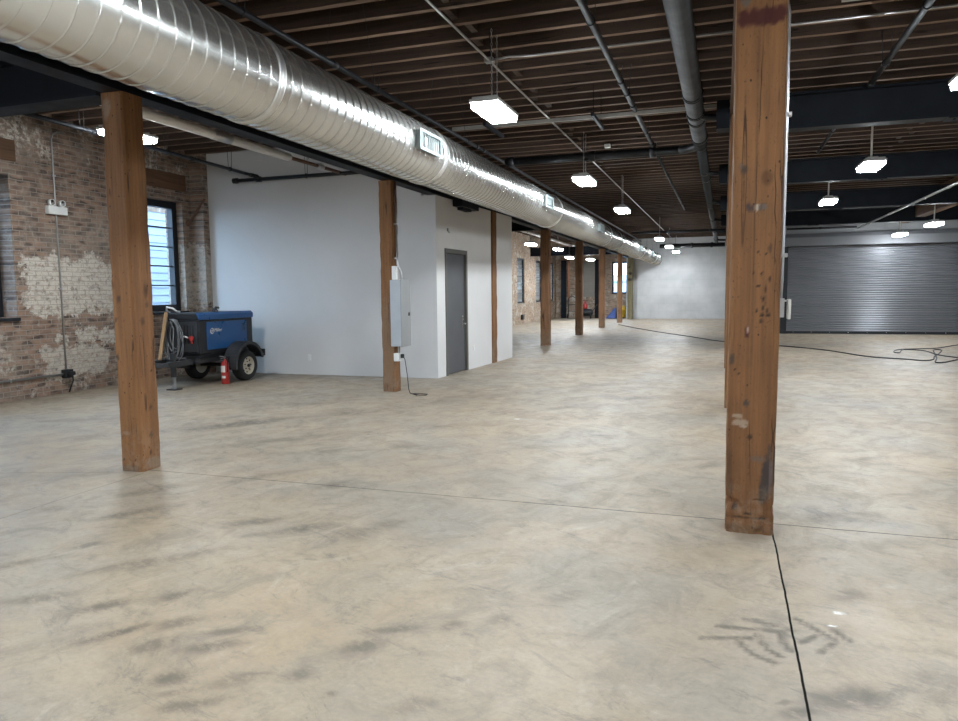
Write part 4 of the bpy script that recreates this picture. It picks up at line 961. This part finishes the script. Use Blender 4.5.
obj('tank', MB().lathe((-7.3,38.6,.32), [(.05,0),(.17,.05),(.19,.12),(.19,.55),(.17,.62),(.05,.67)], 'x', 20), M['welder_black'], q)
obj('motor', MB().lathe((-7.05,38.6,.52), [(.12,0),(.13,.05),(.13,.2),(.06,.28),(.05,.4)], 'z', 16), M['red'], q)
obj('handle', MB().tube([(-6.65,38.6,.4),(-6.4,38.6,.75),(-6.4,38.5,.78)], .02, 8), M['welder_black'], q)
for x in (-7.2, -6.75): obj('wheel', MB().lathe((x,38.42,.12), [(.05,0),(.12,0),(.12,.05),(.05,.05)], 'x', 16), M['rubber'], q)
q = thing('mop_bucket', (-5.08, 38.6, 0), 'yellow wheeled mop bucket below the far window', 'bucket')
obj('tub', MB().lathe((-5.08,38.6,.07), [(.13,0),(.15,.02),(.19,.38),(.205,.38),(.205,.41),(.18,.41),(.135,.04)], 'z', 20), M['yellow'], q)
obj('wringer', MB().box(-5.2, -4.96, 38.52, 38.72, .46, .68), M['yellow'], q, bevel=.02)
for x in (-5.18, -4.98): obj('caster', MB().lathe((x,38.5,.035), [(.035,-.015),(.035,.015)], 'x', 12), M['rubber'], q)
tag(obj('tarpaulin', MB().add([(-5.95,38.5,0),(-5.4,38.5,0),(-5.4,38.95,0),(-5.95,38.95,0),(-5.55,38.62,.5),(-5.42,38.62,.62),(-5.42,38.85,.60),(-5.58,38.85,.48)], [(0,3,2,1),(4,5,6,7),(0,1,5,4),(1,2,6,5),(2,3,7,6),(3,0,4,7)]), M['bluebin'], bevel=.04), 'blue plastic heap on the floor left of the yellow mop bucket', 'tarpaulin')
tag(obj('wall_box', MB().box(-8.8, -8.70, 31.9, 32.2, .2, .42), M['welder_black'], bevel=.01), 'small dark box low on the far brick side wall', 'box')

# ------------------------------------------------------------------ cords on the floor
def smooth(pts, k=8):
    P = [Vector(p) for p in pts]; out = []
    for i in range(len(P)-1):
        a, b, c, d = P[max(i-1,0)], P[i], P[i+1], P[min(i+2, len(P)-1)]
        for j in range(k):
            t = j/k; out.append(.5*((2*b)+(c-a)*t+(2*a-5*b+4*c-d)*t*t+(3*b-a-3*c+d)*t*t*t))
    return out+[P[-1]]
z = .014
def flat(pts, z): return smooth([(x, y, z) for x, y in pts])
tag(obj('welding_cable', MB().tube(flat([(-4.3,31.5),(-3.2,28.6),(-2.1,26.0),(-.99,23.7),(.05,21.5),(1.34,20.3),(2.29,19.1),(2.98,17.4),(3.59,16.9),(3.86,16.65),(4.1,16.95),(4.29,17.64),(4.62,18.6),(4.88,19.5),(4.72,19.5),(4.5,18.5),(4.25,17.3),(4.0,16.35),(4.12,16.3),(4.4,16.75),(4.75,17.3),(5.3,17.4)], z), .013, 7), M['cord']), 'long black cable crossing the floor from the far columns to the shutter side', 'cable')
z = .04
tag(obj('welding_cable', MB().tube(flat([(6.4,21.6),(5.6,20.95),(4.88,19.8),(4.47,19.5),(4.08,19.3),(3.80,18.9),(3.66,18.3),(3.74,18.2),(3.9,18.8),(4.05,19.15),(4.38,18.9),(4.40,17.8),(4.55,17.3),(4.9,16.7),(5.6,16.5)], z), .012, 7), M['cord']), 'looped loose black cable on the floor before the shutter', 'cable')

# ------------------------------------------------------------------ world and camera
w = bpy.data.worlds.new('daylight'); SC.world = w; w.use_nodes = True
bg = w.node_tree.nodes['Background']; bg.inputs[0].default_value = (.50,.73,1.0,1); bg.inputs[1].default_value = 12.0

cam = bpy.data.cameras.new('camera'); co = bpy.data.objects.new('camera', cam); COL.objects.link(co)
cam.sensor_fit = 'HORIZONTAL'; cam.sensor_width = 36; cam.lens = 36*720/958; cam.clip_start = .05; cam.clip_end = 300
yaw, pit, rol = .32761, .09538, -.01068
r = Vector((math.cos(yaw), math.sin(yaw), 0)); f = Vector((-math.sin(yaw), math.cos(yaw), 0)); u = Vector((0,0,1))
f2 = f*math.cos(pit)-u*math.sin(pit); u2 = u*math.cos(pit)+f*math.sin(pit)
r3 = r*math.cos(rol)+u2*math.sin(rol); u3 = -r*math.sin(rol)+u2*math.cos(rol)
co.matrix_world = Matrix(((r3.x,u3.x,-f2.x,0),(r3.y,u3.y,-f2.y,0),(r3.z,u3.z,-f2.z,1.5),(0,0,0,1)))
SC.camera = co
vs_ = SC.view_settings
SC.display_settings.display_device = 'sRGB'
vs_.view_transform = 'Standard'; vs_.look = 'None'; vs_.gamma = 1; vs_.use_curve_mapping = False; vs_.exposure = 0.0
